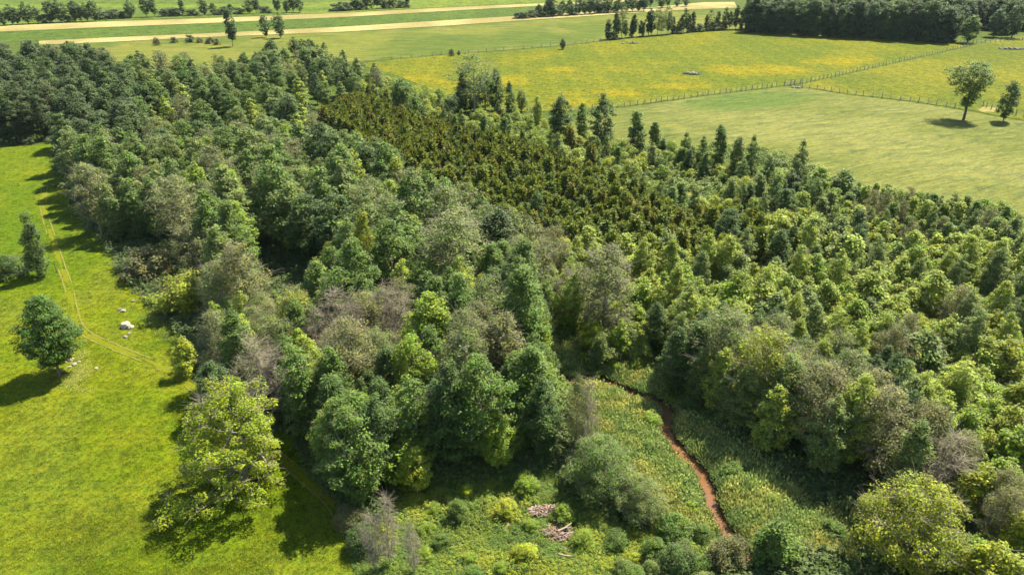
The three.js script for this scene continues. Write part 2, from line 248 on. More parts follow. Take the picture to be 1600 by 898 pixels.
// ---------------------------------------------------------------- trees
const shapes = {
  egg: (t) => Math.pow(Math.sin(Math.PI * Math.pow(clamp(t, 0, 1), .92)), .6),
  spire: (t) => Math.pow(1 - t, .95) * 1.0 + .01,
  round: (t) => Math.sqrt(Math.max(0, 1 - Math.pow((t - .46) / .56, 2))), ovate: (t) => Math.pow(Math.sin(Math.PI * Math.pow(clamp(t, 0, 1), .72)), .75) * .98 + .04, cone: (t) => Math.pow(1 - t, .8) * .98 + .03,
  column: (t) => Math.pow(Math.sin(Math.PI * clamp(t * .93 + .05, 0, 1)), .45), vase: (t) => Math.pow(t, .75) * Math.sqrt(Math.max(0, 1 - Math.pow(Math.max(0, t - .68) / .33, 2))), bush: (t) => Math.sqrt(Math.max(0, 1 - Math.pow(t * .98, 2.6))),
};
function lerp3(a, b, t) { return [lerp(a[0], b[0], t), lerp(a[1], b[1], t), lerp(a[2], b[2], t)]; }
/* One tree: o.H height, o.R crown radius, o.cb where the crown starts, o.shape, o.clumps leaf masses of o.leaves leaves of o.size metres,
   o.cr size of a mass, o.stems trunks, o.twigs bare twigs per mass, o.droop how far leaves hang, o.bare share of masses without leaves. */
function grow(o) {
  const R = rng(o.seed), wood = new Geo(), crown = new Geo(), twig = new Geo(), sh = shapes[o.shape], H = o.H, cb = o.cb, stems = o.stems || 1, limbs = [], sides = o.sides || 5;
  const lean = o.leanTo || [(R() - .5) * (o.lean || .8), (R() - .5) * (o.lean || .8)];
  for (let s = 0; s < stems; s++) {
    const a = s / stems * 6.283 + R(), sp = stems > 1 ? o.R * (.25 + .4 * R()) : 0, n = 6, T = [], top = H * (stems > 1 ? .72 + .2 * R() : .9);
    for (let k = 0; k <= n; k++) { const t = k / n; T.push([lean[0] * t * t + Math.cos(a) * (sp * Math.pow(t, 1.2) + (stems > 1 ? .15 : 0)) + (R() - .5) * .25 * t, top * t, lean[1] * t * t + Math.sin(a) * (sp * Math.pow(t, 1.2) + (stems > 1 ? .15 : 0)) + (R() - .5) * .25 * t]); }
    T[0][1] = -.4; wood.tube(T, (o.trunk || .2) / Math.sqrt(stems), .02, sides, [1, 1, 1]); limbs.push({ pts: T, main: true });
    const nl = Math.max(2, Math.round((o.limbs ?? 7) / stems));
    for (let k = 0; k < nl; k++) {
      const t0 = lerp(Math.max(.12, cb * .7), .74, (k + R() * .7) / nl), f = t0 * n, i = Math.min(n - 1, Math.floor(f)), p0 = lerp3(T[i], T[i + 1], f - i), az = k * 2.4 + R() * .9 + s, t1 = clamp(t0 + .1 + .24 * R(), cb + .06, .95), rr = o.R * sh((t1 - cb) / (1 - cb)) * (.6 + .3 * R());
      const p1 = [lean[0] * t1 + Math.cos(az) * rr, H * t1, lean[1] * t1 + Math.sin(az) * rr], pm = lerp3(p0, p1, .5); pm[1] -= (o.shape === 'vase' ? -.3 : .12) * H * .12 * R(); pm[0] += (R() - .5) * .4; pm[2] += (R() - .5) * .4;
      const L = [p0, lerp3(p0, pm, .55), pm, lerp3(pm, p1, .5), p1]; L[1][1] += .1; wood.tube(L, (o.trunk || .2) * .42 * (1 - t0 * .5), .018, Math.max(3, sides - 1), [1, 1, 1]); limbs.push({ pts: L });
    }
  }
  const lobes = []; for (let k = 0; k < 7; k++) lobes.push([R() * 6.283, R(), .3 + R() * .5]);
  for (let c = 0; c < o.clumps; c++) {
    let t, az, rr, tries = 0;
    do { t = R(); } while (R() > sh(t) + (o.shape === 'spire' ? .02 : .12) && tries++ < 20);
    az = R() * 6.283; let lb = .80; for (const [la, lt, lw] of lobes) { const d = Math.abs(((az - la + 9.425) % 6.283) - 3.1416); lb += (o.lobe ?? .30) * lw * Math.exp(-d * d * 2.6 - (t - lt) * (t - lt) * 14) * 1.2; }
    rr = o.R * sh(t) * lb * Math.pow(R(), o.fill || .42);
    const ty = lerp(cb, 1, t), cx = lean[0] * ty + Math.cos(az) * rr, cz = lean[1] * ty + Math.sin(az) * rr, cy = H * ty * (1 + (R() - .5) * .05);
    const ctr = [cx, cy, cz]; let best = null, bd = 1e9;
    for (const L of limbs) for (let k = 1; k < L.pts.length; k++) { const p = L.pts[k]; if (p[1] > cy + .3) continue; const d = Math.hypot(p[0] - cx, p[1] - cy, p[2] - cz) * (L.main ? 1.15 : 1); if (d < bd) { bd = d; best = p; } }
    if (best && R() < (o.link ?? .6)) { const m = lerp3(best, ctr, .5); m[1] -= .08 * bd; wood.tube([best, m, ctr], .035 * (o.thick || 1), .012 * (o.thick || 1), 3, [1, 1, 1]); }
    const bareHere = R() < (o.bare || 0), cr = o.cr * (.65 + .7 * R()), tone = .70 + .62 * R(), warm = (R() - .5) * .22, ox = cx - lean[0] * ty, oz = cz - lean[1] * ty, ol = Math.hypot(ox, oz) || 1;
    const nt = Math.round((o.twigs || 0) * (bareHere ? 2.2 : 1) * (.6 + .8 * R()));
    for (let k = 0; k < nt; k++) { const b = R() * 6.283, e = Math.asin(clamp(-.15 + 1.1 * R(), -1, 1)), l = cr * (.7 + .9 * R()), m = [cx + (Math.cos(b) * Math.cos(e) + ox / ol * .3) * l * .5, cy + (Math.sin(e)) * l * .55, cz + (Math.sin(b) * Math.cos(e) + oz / ol * .3) * l * .5], q = [cx + (Math.cos(b) * Math.cos(e) + ox / ol * .35) * l + (R() - .5) * .2, cy + Math.sin(e) * l, cz + (Math.sin(b) * Math.cos(e) + oz / ol * .35) * l + (R() - .5) * .2]; const g = .75 + .5 * R(); twig.tube([ctr, m, q], .015 * (o.thick || 1), .006 * (o.thick || 1), 3, [g, g * .97, g * .93]); }
    const n = bareHere ? 0 : Math.round(o.leaves * (.55 + .9 * R()) * (cr / o.cr));
    for (let k = 0; k < n; k++) {
      let dx, dy, dz, l2; do { dx = R() * 2 - 1; dy = R() * 2 - 1; dz = R() * 2 - 1; l2 = dx * dx + dy * dy + dz * dz; } while (l2 > 1 || l2 < .02);
      const s = cr * (.75 + .25 / Math.sqrt(l2)), x = cx + dx * s, y = cy + dy * s * (o.flat || .62) - (o.droop || 0) * cr * (dx * dx + dz * dz) * .6, z = cz + dz * s;
      const a = R() * 6.283, up = o.up ?? .75, nx = dx * .55 + ox / ol * .22 + (R() - .5) * 1.1, ny = up + dy * .5 + (R() - .5) * .9, nz = dz * .55 + oz / ol * .22 + (R() - .5) * 1.1;
      const hang = o.droop || o.rise, ux = hang ? dx * 1.2 + ox / ol * .5 : Math.cos(a), uy = o.droop ? -.5 * o.droop : o.rise ? o.rise : (R() - .5) * .6, uz = hang ? dz * 1.2 + oz / ol * .5 : Math.sin(a);
      const v = tone * (.62 + .76 * R()), w = warm + (R() - .5) * .24, len = o.size * (.7 + .6 * R());
      crown.leaf(x, y, z, nx, ny, nz, ux, uy, uz, len, len * (o.wide || .72), v * (1 + w), v, v * (1 - w * 1.4));
    }
  }
  return { o, wood, crown, twig };
}
function model(name, o, leaf, barkM, twigM) {                          // a Group with trunk, crown and, where they show, bare twigs
  const g = new THREE.Group(); g.name = name; const t = grow(o);
  const add = (n, geo, m) => { if (!geo.count) return; const x = new THREE.Mesh(geo.build(), m); x.name = n; x.castShadow = x.receiveShadow = true; g.add(x); };
  add('trunk', t.wood, barkM || BARK.brown); add('crown', t.crown, leaf || LEAF.mid); add('twigs', t.twig, twigM || BARK.pale); if (t.twig.count) g.children[g.children.length - 1].userData.kind = 'stuff';
  g.userData.dim = [o.H, o.R]; return g;
}
// prototypes by look and by how near they stand: [name, variants per distance class (near, mid, far), settings]
const KIND = {}; let seedN = 1000;
function kind(key, name, category, near, mid, far, base, barkM, twigM) {
  const make = (cnt, f) => Array.from({ length: cnt }, (_, k) => { const R = rng(seedN += 17), o = { ...base, ...f, seed: seedN }; o.H *= .92 + .16 * R(); o.R *= .9 + .2 * R(); return o; });
  const lod = { near: make(near, {}), mid: make(mid, { clumps: Math.round(base.clumps * .8), leaves: Math.round(base.leaves * .62), size: base.size * 1.35 }), far: make(far, { clumps: Math.round(base.clumps * .6), leaves: Math.round(base.leaves * .42), size: base.size * 2.0, twigs: (base.twigs || 0) * .5, thick: 1.6 * (base.thick || 1), sides: 4 }) };
  KIND[key] = { name, category, lod, barkM, twigM, cache: new Map(), H: base.H, R: base.R };
}
kind('round', 'broadleaf_tree', 'tree', 5, 6, 5, { H: 13, R: 3.5, cb: .10, shape: 'egg', lobe: .55, clumps: 240, leaves: 50, size: .28, cr: .70, trunk: .24, twigs: 1 }, BARK.brown, BARK.grey);
kind('tall', 'slender_tree', 'tree', 5, 6, 5, { H: 15, R: 2.9, cb: .14, shape: 'ovate', lobe: .45, clumps: 180, leaves: 56, size: .31, cr: .82, trunk: .2, twigs: 2 }, BARK.brown, BARK.grey);
kind('ash', 'upright_tree', 'tree', 5, 6, 5, { H: 14, R: 2.8, cb: .06, shape: 'ovate', lobe: .65, clumps: 200, leaves: 46, size: .29, cr: .66, trunk: .2, stems: 2, limbs: 8, twigs: 2, lean: 1.6 }, BARK.grey, BARK.grey);
kind('sparse', 'thin_leaved_tree', 'tree', 5, 5, 4, { H: 13, R: 3.6, cb: .22, shape: 'round', clumps: 150, leaves: 44, size: .25, cr: .95, trunk: .2, twigs: 6, limbs: 12, bare: .12, fill: .5 }, BARK.grey, BARK.pale);
kind('bare', 'bare_tree', 'tree', 4, 3, 2, { H: 11, R: 2.2, cb: .12, shape: 'ovate', clumps: 95, leaves: 5, size: .16, cr: .9, trunk: .15, twigs: 7, stems: 3, limbs: 12, bare: .85, fill: .6, thick: 1.3 }, BARK.grey, BARK.pale);
kind('sapling', 'sapling', 'sapling', 6, 6, 4, { H: 7, R: 1.9, cb: .06, shape: 'ovate', lobe: .6, lean: 1.4, clumps: 90, leaves: 44, size: .28, cr: .60, trunk: .08, twigs: 2, stems: 2, limbs: 4 }, BARK.grey, BARK.pale);
kind('shrub', 'shrub', 'shrub', 5, 5, 4, { H: 3.6, R: 2.5, cb: .04, shape: 'bush', clumps: 80, leaves: 70, size: .2, cr: .62, trunk: .07, twigs: 2, stems: 4, limbs: 6 }, BARK.grey, BARK.grey);
kind('cedar', 'conifer_tree', 'tree', 1, 6, 3, { H: 5.6, R: 1.5, cb: .0, shape: 'spire', lobe: .4, lean: .9, clumps: 210, leaves: 30, size: .42, wide: .34, cr: .40, flat: 1.1, trunk: .1, limbs: 0, up: .25, rise: 1.1, link: 0, fill: .4 }, BARK.brown);
kind('column', 'columnar_tree', 'tree', 2, 6, 4, { H: 12, R: 1.9, cb: .03, shape: 'column', lobe: .16, clumps: 150, leaves: 52, size: .3, cr: .72, trunk: .15, limbs: 8, twigs: 1 }, BARK.brown, BARK.grey);
kind('fern', 'drooping_tree', 'tree', 4, 1, 1, { H: 12, R: 3.2, cb: .08, shape: 'cone', clumps: 150, leaves: 60, size: .62, wide: .26, cr: 1.0, flat: .55, droop: .75, trunk: .2, up: .8, fill: .36 }, BARK.brown);
kind('wood', 'woodland_tree', 'tree', 0, 1, 6, { H: 18, R: 5.2, cb: .03, shape: 'round', lobe: .4, clumps: 240, leaves: 120, size: .4, cr: 1.5, trunk: .35, limbs: 6, fill: .3 }, BARK.dark, BARK.dark);

const REEDS = [px([[850, 480], [880, 510], [905, 548], [925, 590], [975, 612], [1028, 634], [1036, 690], [1088, 742], [1102, 800], [1120, 832], [1064, 838], [1010, 800], [950, 755], [905, 715], [890, 670], [872, 605], [852, 560]]), px([[925, 572], [990, 562], [1056, 592], [1046, 622], [1012, 614], [960, 594]]), px([[1052, 622], [1100, 636], [1160, 690], [1230, 740], [1300, 790], [1356, 825], [1368, 866], [1345, 890], [1290, 890], [1225, 880], [1185, 862], [1140, 812], [1116, 745], [1062, 690]]), px([[1230, 905], [1340, 905], [1345, 990], [1200, 990]])];
const TALLGRASS = [px([[238, 450], [300, 432], [330, 470], [318, 545], [335, 575], [290, 560], [262, 530], [225, 500]]), px([[392, 330], [424, 335], [428, 400], [398, 398]]), px([[90, 535], [130, 545], [160, 600], [130, 615], [92, 600]])];
const WEEDS = px([[575, 770], [640, 745], [700, 735], [850, 722], [880, 706], [905, 760], [960, 800], [1050, 815], [1135, 840], [1170, 905], [1150, 990], [570, 990], [560, 860]]);
const OPEN = [...REEDS, ...TALLGRASS, PASTURE, px([[168, 388], [280, 376], [300, 420], [335, 470], [345, 565], [300, 575], [250, 520], [200, 440]]), px([[388, 335], [430, 335], [455, 440], [440, 455], [405, 455]]), px([[1020, 284], [1060, 277], [1135, 290], [1135, 322], [1070, 328], [1030, 314]])];
const GAP2 = [[852, 478], [905, 478], [925, 560], [880, 600], [850, 545]], GAP = [[392, 318], [428, 322], [440, 400], [448, 440], [414, 444], [400, 400]];                        // where the photograph looks down between the trees
const PLACED = [];                                                    // [x, z, crown radius] of all that stands
const protoOf = (K, lodKey, i, leaf) => { const key = lodKey + i; if (!K.cache.has(key)) K.cache.set(key, model(K.name, K.lod[lodKey][i], leaf, K.barkM, K.twigM)); return K.cache.get(key); };
function plant(key, x, z, h, tone, label, group, opt = {}) {
  const K = KIND[key], depth = pix(x, 0, z)[2], R = opt.R || rng(Math.round(x * 131 + z * 977) + 5), want = opt.lod || (depth < 112 ? 'near' : depth < 270 ? 'mid' : 'far');
  const lodKey = K.lod[want].length ? want : K.lod.mid.length > 1 ? 'mid' : K.lod.far.length ? 'far' : 'near', i = opt.variant ?? Math.floor(R() * K.lod[lodKey].length);
  const proto = protoOf(K, lodKey, i, LEAF[tone]), s = h / proto.userData.dim[0], wx = s * (opt.w || 1) * (.93 + .14 * R()), wz = s * (opt.w || 1) * (.93 + .14 * R());
  const o = proto.clone(); o.name = numbered(opt.name || K.name); o.position.set(x, ground(x, z), z); o.rotation.y = opt.turn ?? R() * 6.283; o.scale.set(wx, s, wz);
  for (const c of o.children) if (c.name === 'crown') c.material = LEAF[tone];
  tag(o, label, opt.category || K.category, group); scene.add(o); PLACED.push([x, z, proto.userData.dim[1] * wx]); return o;
}
// trees one can single out in the photograph: kind, pixel of the top, height, tone, label, options
function single(key, tx, ty, h, tone, label, opt = {}) { const [x, z] = at(tx, ty, h); return plant(key, x, z, h, tone, label, opt.group, opt); }
kind('elm', 'elm_tree', 'tree', 0, 1, 0, { H: 17, R: 8.2, cb: .26, shape: 'vase', clumps: 190, leaves: 70, size: .34, cr: 1.25, trunk: .42, limbs: 9, leanTo: [2.2, .4], droop: .35, fill: .5 }, BARK.dark);
kind('locust', 'spreading_tree', 'tree', 1, 0, 0, { H: 11.5, R: 5.6, cb: .04, shape: 'round', lobe: .9, clumps: 320, leaves: 100, size: .22, cr: .74, trunk: .34, stems: 3, limbs: 15, twigs: 4, bare: .17, thick: 1.5, fill: .40 }, BARK.grey, BARK.pale);
kind('maple', 'maple_tree', 'tree', 1, 0, 0, { H: 11, R: 4.3, cb: .16, shape: 'ovate', clumps: 190, leaves: 140, size: .23, cr: .92, trunk: .24, limbs: 9, flat: .45, fill: .42 }, BARK.brown);
kind('open', 'open_crowned_tree', 'tree', 1, 1, 1, { H: 15, R: 4.6, cb: .38, shape: 'round', clumps: 95, leaves: 42, size: .3, cr: 1.2, trunk: .3, limbs: 10, twigs: 7, bare: .1 }, BARK.grey, BARK.grey);
kind('ragged', 'ragged_tree', 'tree', 1, 0, 0, { H: 11, R: 2.3, cb: .10, shape: 'cone', clumps: 120, leaves: 50, size: .27, cr: .75, trunk: .16, limbs: 8, twigs: 3, leanTo: [-.9, .3] }, BARK.brown, BARK.grey);
kind('willow', 'willow_shrub', 'shrub', 2, 1, 0, { H: 9, R: 5.2, cb: .08, shape: 'round', clumps: 300, leaves: 58, size: .23, cr: .8, trunk: .22, stems: 5, limbs: 15, twigs: 5, bare: .06, fill: .45 }, BARK.grey, BARK.pale);

// ---- the pasture and its edge
single('maple', 52, 467, 11, 'maple', 'rounded dark green tree alone in the pasture beside the wheel track', { w: .88 });
single('ragged', 27, 333, 11.2, 'dark', 'thin ragged tree with a bare top at the pasture edge of the frame');
single('shrub', 8, 402, 3.4, 'dark', 'low dark bush at the foot of the thin ragged pasture tree', { w: 1.2 });
single('locust', 350, 600, 11.9, 'locust', 'wide yellow-green spreading tree with dead grey branches casting a big shadow on the pasture', { w: .83 });
single('round', 330, 566, 7.4, 'bluish', 'dark blue-green tree just behind the wide yellow-green spreading tree', { w: 1.25 });
single('sapling', 276, 528, 5.4, 'lime', 'pale lime green sapling where the wheel track meets the wood');
single('shrub', 222, 392, 4.6, 'bronze', 'wide bronze-purple bush at the wood edge past the boulder', { w: 1.35 });
single('shrub', 285, 428, 5.6, 'yellow', 'round yellow-green bush at the wood edge beside the tall grass', { w: 1.15 });
single('sparse', 372, 382, 13.5, 'tan', 'tall twiggy tan-green tree between the round yellow-green bush and the pond', { w: 1.0 });
single('sparse', 330, 412, 10.5, 'sage', 'sage-green thin tree beside the round yellow-green bush');
single('tall', 384, 315, 8.5, 'fresh', 'bright green narrow tree standing by the grassy gap in the wood', { w: .8 });
single('round', 470, 308, 12, 'dark', 'big dark green tree above the little pond', { w: 1.1 });
single('round', 520, 300, 13.5, 'dark', 'broad dark tree on the far bank of the little pond', { w: 1.0 });
single('tall', 562, 332, 14.5, 'yellow', 'slender tree with a yellow-green top beside the dark pond trees', { w: .8 });
single('round', 605, 345, 14, 'mid', 'rounded mid-green tree between the yellow-topped slender tree and the big thin-leaved tree');
single('sparse', 700, 332, 15.5, 'sage', 'largest grey-green thin-leaved tree in the middle of the wood', { w: 1.25 });
single('tall', 775, 328, 13, 'deep', 'dense dark green tree between the grey thin-leaved tree and the conifer stand', { w: 1.25 });
single('tall', 735, 392, 10, 'mid', 'narrow green tree just in front of the big grey-green thin-leaved tree', { w: .8 });
single('sparse', 950, 388, 14, 'grey', 'tall grey tree with visible dark trunk above the reed clearing', { w: 1.15 });
single('sparse', 866, 352, 11.5, 'tan', 'thin twiggy tree at the near corner of the conifer stand', { w: .7 });
single('bare', 515, 446, 11, 'tan', 'leafless grey-purple tree on the brown gap in the wood', { w: 1.1 });
single('bare', 600, 440, 11.5, 'tan', 'leafless pale tree among the thin trees in the middle of the wood', { w: .9 });
single('bare', 545, 462, 11.5, 'tan', 'thin leafless tree between the brown gap and the pale leafless tree', { w: .9 });
single('bare', 625, 452, 11, 'tan', 'leafless tree leaning beside the bright green full tree', { w: .85 });
single('bare', 492, 478, 9.5, 'tan', 'small leafless tree at the pasture side of the brown gap', { w: .9 });
single('sparse', 455, 448, 10, 'yellow', 'thin yellow-green tree on the near side of the little pond');
single('sparse', 560, 455, 11, 'tan', 'tan thin-leaved tree between the two leafless trees', { w: .9 });
single('round', 668, 462, 12.5, 'fresh', 'bright green full tree in the belt of grey trees', { w: 1.0 });
single('sparse', 770, 437, 12, 'sage', 'grey-green thin tree behind the bright full tree', { w: 1.05 });
single('sparse', 785, 492, 11.5, 'tan', 'brownish twiggy tree above the dense front trees', { w: 1.1 });
single('round', 640, 520, 11.5, 'fresh', 'green tree in front of the bright full tree', { w: .85 });
single('fern', 548, 612, 9.8, 'mid', 'drooping feathery-leaved tree at the corner of the wood by the pasture', { w: 1.1 });
single('fern', 512, 588, 10, 'dark', 'dark drooping tree behind the feathery corner tree', { w: .95 });
single('fern', 590, 592, 9, 'dark', 'dark feathery tree touching the corner tree on its stream side', { w: .9 });
single('tall', 700, 572, 12.5, 'dark', 'dark dense tree in the front row above the weedy tracks', { w: 1.1 });
single('round', 742, 556, 13, 'mid', 'tall full green tree in the front row above the weedy tracks', { w: .9 });
single('tall', 832, 538, 12, 'mid', 'full green tree at the end of the front row beside the reeds', { w: 1.2 });
single('round', 775, 640, 7.5, 'fresh', 'lower light green tree under the tall front row trees', { w: 1.0 });
single('sapling', 625, 688, 5.6, 'fresh', 'bright bushy young tree at the foot of the feathery corner tree', { w: 1.3 });
single('sapling', 650, 700, 5.6, 'lime', 'lime young tree next to the weedy tracks', { w: .9 });
single('sparse', 905, 588, 9.5, 'grey', 'thin grey poplar-like tree standing in the reeds', { w: .55 });
single('bare', 925, 590, 9.5, 'grey', 'nearly leafless thin tree in the reeds beside the grey one', { w: .6 });
single('willow', 940, 690, 6.2, 'mid', 'broad leafy shrub standing over the brush pile', { w: 1.0, lod: 'near' });
single('willow', 1003, 748, 4.6, 'sage', 'rounded grey-green shrub on the stream side of the brush pile', { w: 1.05, lod: 'near' });
single('bare', 598, 772, 8.2, 'tan', 'leafless grey tree in the weeds at the bottom edge', { w: .62 });
single('bare', 574, 792, 7.6, 'tan', 'second leafless tree on the pasture side of the bare weed trees', { w: .62 });
single('bare', 640, 812, 6.2, 'tan', 'shortest leafless tree of the three in the weeds', { w: .62 });
single('shrub', 560, 826, 2.6, 'dark', 'small dark bush under the leafless trees in the weeds', { w: .8 });
single('shrub', 713, 788, 2.2, 'mid', 'small round bush between the weedy tracks', { w: .8 });
single('shrub', 545, 796, 2.4, 'bronze', 'thin rusty bush at the pasture edge beside the leafless trees', { w: .9 });
// ---- beyond the stream
single('sparse', 1140, 482, 12, 'sage', 'sage-green tree over the stream bend at the reed clearing', { w: 1.1 });
single('tall', 1095, 505, 9.5, 'dark', 'dark tree at the shady end of the stream clearing', { w: 1.1 });
single('sparse', 1205, 512, 12.5, 'yellow', 'yellowish thin tree behind the shaded stream bank', { w: 1.0 });
single('round', 1240, 556, 11, 'sage', 'full sage tree casting shade on the stream bank', { w: .95 });
single('sparse', 1298, 572, 11.5, 'tan', 'tan twiggy tree in the middle of the shaded stream bank', { w: 1.0 });
single('round', 1350, 590, 11.5, 'aspen', 'pale green full tree above the darkest part of the stream bank', { w: .9 });
single('sparse', 1405, 612, 11.5, 'tan', 'tan twiggy tree beside the bare trees near the sand patch', { w: 1.0 });
single('bare', 1492, 668, 9, 'tan', 'leafless dark-stemmed tree beside the sand patch', { w: 1.1 });
single('willow', 1452, 760, 8.8, 'yellow', 'big domed yellow-green shrub at the stream near the sand patch', { w: 1.0, lod: 'near' });
single('sapling', 1213, 806, 5.4, 'mid', 'small leafy tree on the stream bank at the bottom edge', { w: 1.2 });
single('shrub', 1140, 842, 3.2, 'bronze', 'bronze-tinged bush by the stream at the bottom edge', { w: .9 });
single('shrub', 1060, 858, 2.8, 'dark', 'dark bush on the near bank opposite the small leafy tree', { w: .95 });
single('round', 1140, 328, 8.5, 'bluish', 'dark round tree at the thicket end of the conifer stand', { w: 1.0 });
single('tall', 1128, 366, 8.5, 'yellow', 'yellow-green upright tree beside the dark round tree', { w: .8 });
single('tall', 838, 298, 9, 'dark', 'dark green tree standing inside the conifer stand', { w: .8 });
// ---- edge of the buttercup meadow
single('open', 740, 88, 18, 'mid', 'tall open tree with visible forked trunk at the meadow edge', { w: 1.25, lod: 'mid' });
single('round', 757, 112, 12, 'sage', 'grey-green full tree filling the space beside the forked trunk', { w: 1.1 });
single('round', 735, 128, 9.5, 'dark', 'dark low tree at the foot of the tall open tree', { w: 1.1 });
single('shrub', 712, 148, 5, 'bluish', 'blue-green bush on the wood side of the tall open tree', { w: 1.2 });
single('round', 815, 140, 7, 'sage', 'low rounded grey-green tree between the tall open tree and the dark pair', { w: 1.1 });
single('tall', 722, 114, 13, 'deep', 'dark narrow tree against the trunk of the tall open tree', { w: .8 });
single('tall', 775, 108, 14, 'dark', 'dark full tree on the hay field side of the tall open tree', { w: .9 });
single('tall', 795, 128, 11, 'bluish', 'lower blue-green tree beside the dark full meadow-edge tree', { w: .8 });
single('tall', 874, 149, 12.5, 'dark', 'dense dark columnar tree at the corner of the meadow fence', { w: 1.15, name: 'columnar_tree' });
single('tall', 910, 160, 10.5, 'mid', 'light narrow tree between the two dark columnar trees', { w: .8 });
single('ash', 946, 145, 14, 'dark', 'tallest dark columnar tree by the meadow fence end', { w: 1.0, name: 'columnar_tree' });
single('tall', 840, 150, 10, 'aspen', 'small pale tree beside the dark columnar trees', { w: .8 });
single('column', 1000, 174, 11, 'mid', 'columnar tree where the hay field meets the brush', { w: 1.2 });
single('column', 1028, 190, 9, 'mid', 'shorter columnar tree by the hay field', { w: 1.1 });
for (const [x, y, h, t, l] of [[1076, 206, 8.5, 'mid', 'slim tree on the hay field edge with a split top'], [1100, 213, 8, 'mid', 'slim plain tree on the hay field edge'], [1131, 198, 11, 'mid', 'tallest slim tree in the hay field row'], [1155, 218, 9.5, 'sage', 'greyer slim tree after the tallest of the row'], [1182, 213, 9.5, 'mid', 'slim pointed tree in the hay field row'], [1204, 243, 8, 'dark', 'short dark tree ending the close row'], [1258, 220, 11, 'sage', 'lone feathery slim tree out from the hay field row'], [1290, 262, 6.5, 'fresh', 'bright bushy tree beside the lone feathery one'], [1318, 264, 6.5, 'mid', 'bushy green tree at the hay field corner'], [1238, 272, 5, 'deep', 'dark bush at the foot of the lone feathery tree']]) single(h < 7 ? 'sapling' : x % 2 ? 'column' : 'ash', x, y, h, t, l, { w: h < 7 ? 1.3 : x % 2 ? 1.0 : .8, name: 'columnar_tree', category: 'tree' });
// ---- trees standing in the far fields
single('elm', 1532, 97, 17, 'mid', 'vase-shaped elm alone at the fence in the pasture', { w: 1.15 });
single('round', 1588, 126, 12, 'dark', 'dark rounded tree at the fence next to the elm', { w: .82 });
single('round', 1524, 22, 14, 'mid', 'wide round tree in front of the woodlot corner', { w: 1.3 });
single('round', 1566, 12, 15, 'bluish', 'round tree beyond the fence posts at the frame edge', { w: 1.1 });
single('round', 1598, 4, 18, 'dark', 'tall dark tree cut by the frame edge beyond the fence', { w: .9 });
single('round', 880, 60, 5.2, 'deep', 'small round tree alone on the fence between the two meadows', { w: 1.2 });
single('shrub', 705, 76, 3.2, 'deep', 'small dark bush alone on the meadow fence', { w: .7 });
single('shrub', 717, 79, 2, 'deep', 'tiny bush beside the small dark fence bush', { w: .7 });
single('tall', 353, 10, 19, 'bluish', 'tall thin double tree on the bare strip', { w: .85 });
single('round', 410, 22, 12, 'bluish', 'first of two round trees on the bare strip', { w: .8 });
single('round', 433, 20, 13, 'bluish', 'second of two round trees on the bare strip', { w: .85 });
single('shrub', 242, 58, 4, 'bronze', 'small bush beside the bare strip', { w: .7 });

// ---------------------------------------------------------------- woods: filled until no crown has room
const WORD = { mid: 'mid-green', fresh: 'fresh green', yellow: 'yellow-green', dark: 'dark green', deep: 'deep green', grey: 'grey-green', sage: 'sage-green', tan: 'tan-tinged', aspen: 'pale green', lime: 'lime green', bluish: 'blue-green', cedar: 'olive', cedar_brown: 'brownish', cedar_dark: 'dark olive', bronze: 'bronze-green' };
const WHAT = { ash: 'upright tree', round: 'rounded tree', tall: 'slender tree', sparse: 'thin twiggy tree', bare: 'leafless grey tree', sapling: 'bushy young tree', shrub: 'low round shrub', cedar: 'pointed conifer', column: 'narrow columnar tree', fern: 'drooping tree', wood: 'big dense tree' };
const COUNT = {}, LIMIT = 292, overflow = [];
function fill(poly, mixes, gap, seed, phrase, most = 400) {           // poly: where the tree tops show in the photograph; mixes: kind, tone, share, lowest, highest, width
  const R = rng(seed), total = mixes.reduce((a, m) => a + m[2], 0); let x0 = 1e9, x1 = -1e9, z0 = 1e9, z1 = -1e9;
  for (const [a, b] of poly) for (const h of [0, 16]) { const [x, z] = at(a, Math.max(b, -40), h); x0 = Math.min(x0, x); x1 = Math.max(x1, x); z0 = Math.min(z0, z); z1 = Math.max(z1, z); }
  const chosen = []; let fails = 0, n = 0;
  while (fails < 2600 && n < most) {
    const x = lerp(x0, x1, R()), z = lerp(z0, z1, R()); let r = R() * total, m = mixes[0]; for (const q of mixes) { m = q; r -= q[2]; if (r <= 0) break; }
    const h = lerp(m[3], m[4], R()), w = m[5] || 1, K = KIND[m[0]], rad = K.R * h / K.H * w, [u, v] = pix(x, h, z);
    if (!inPoly(poly, u, v)) { fails += .12; continue; }
    if (inPoly(GAP, u, v) || inPoly(GAP2, u, v) || (seed === 28 && inPoly(YELLOW, x, z))) { fails += .3; continue; }
    if (u < -60 || u > 1660) { fails += .05; continue; }
    if (h > 1.8 && (OPEN.some((p) => inPoly(p, x, z)) || (h > 3.2 && inPoly(WEEDS, x, z)))) { fails += .3; continue; }
    if (x > -10 && x < 75 && z > -110 && distLine(STREAM, x, z) < 1.5 + rad * .35) { fails += .3; continue; }
    let ok = true; for (const [a, b, q] of PLACED) { const d2 = (a - x) * (a - x) + (b - z) * (b - z), s = gap * (q + rad); if (d2 < s * s) { ok = false; break; } }
    if (!ok) { fails++; continue; }
    fails = Math.max(0, fails - 40); n++; PLACED.push([x, z, rad]); chosen.push([m[0], x, z, h, m[1], w, h > (m[3] + m[4]) / 2, phrase, Math.floor(R() * 1e9)]);
  }
  return chosen;
}
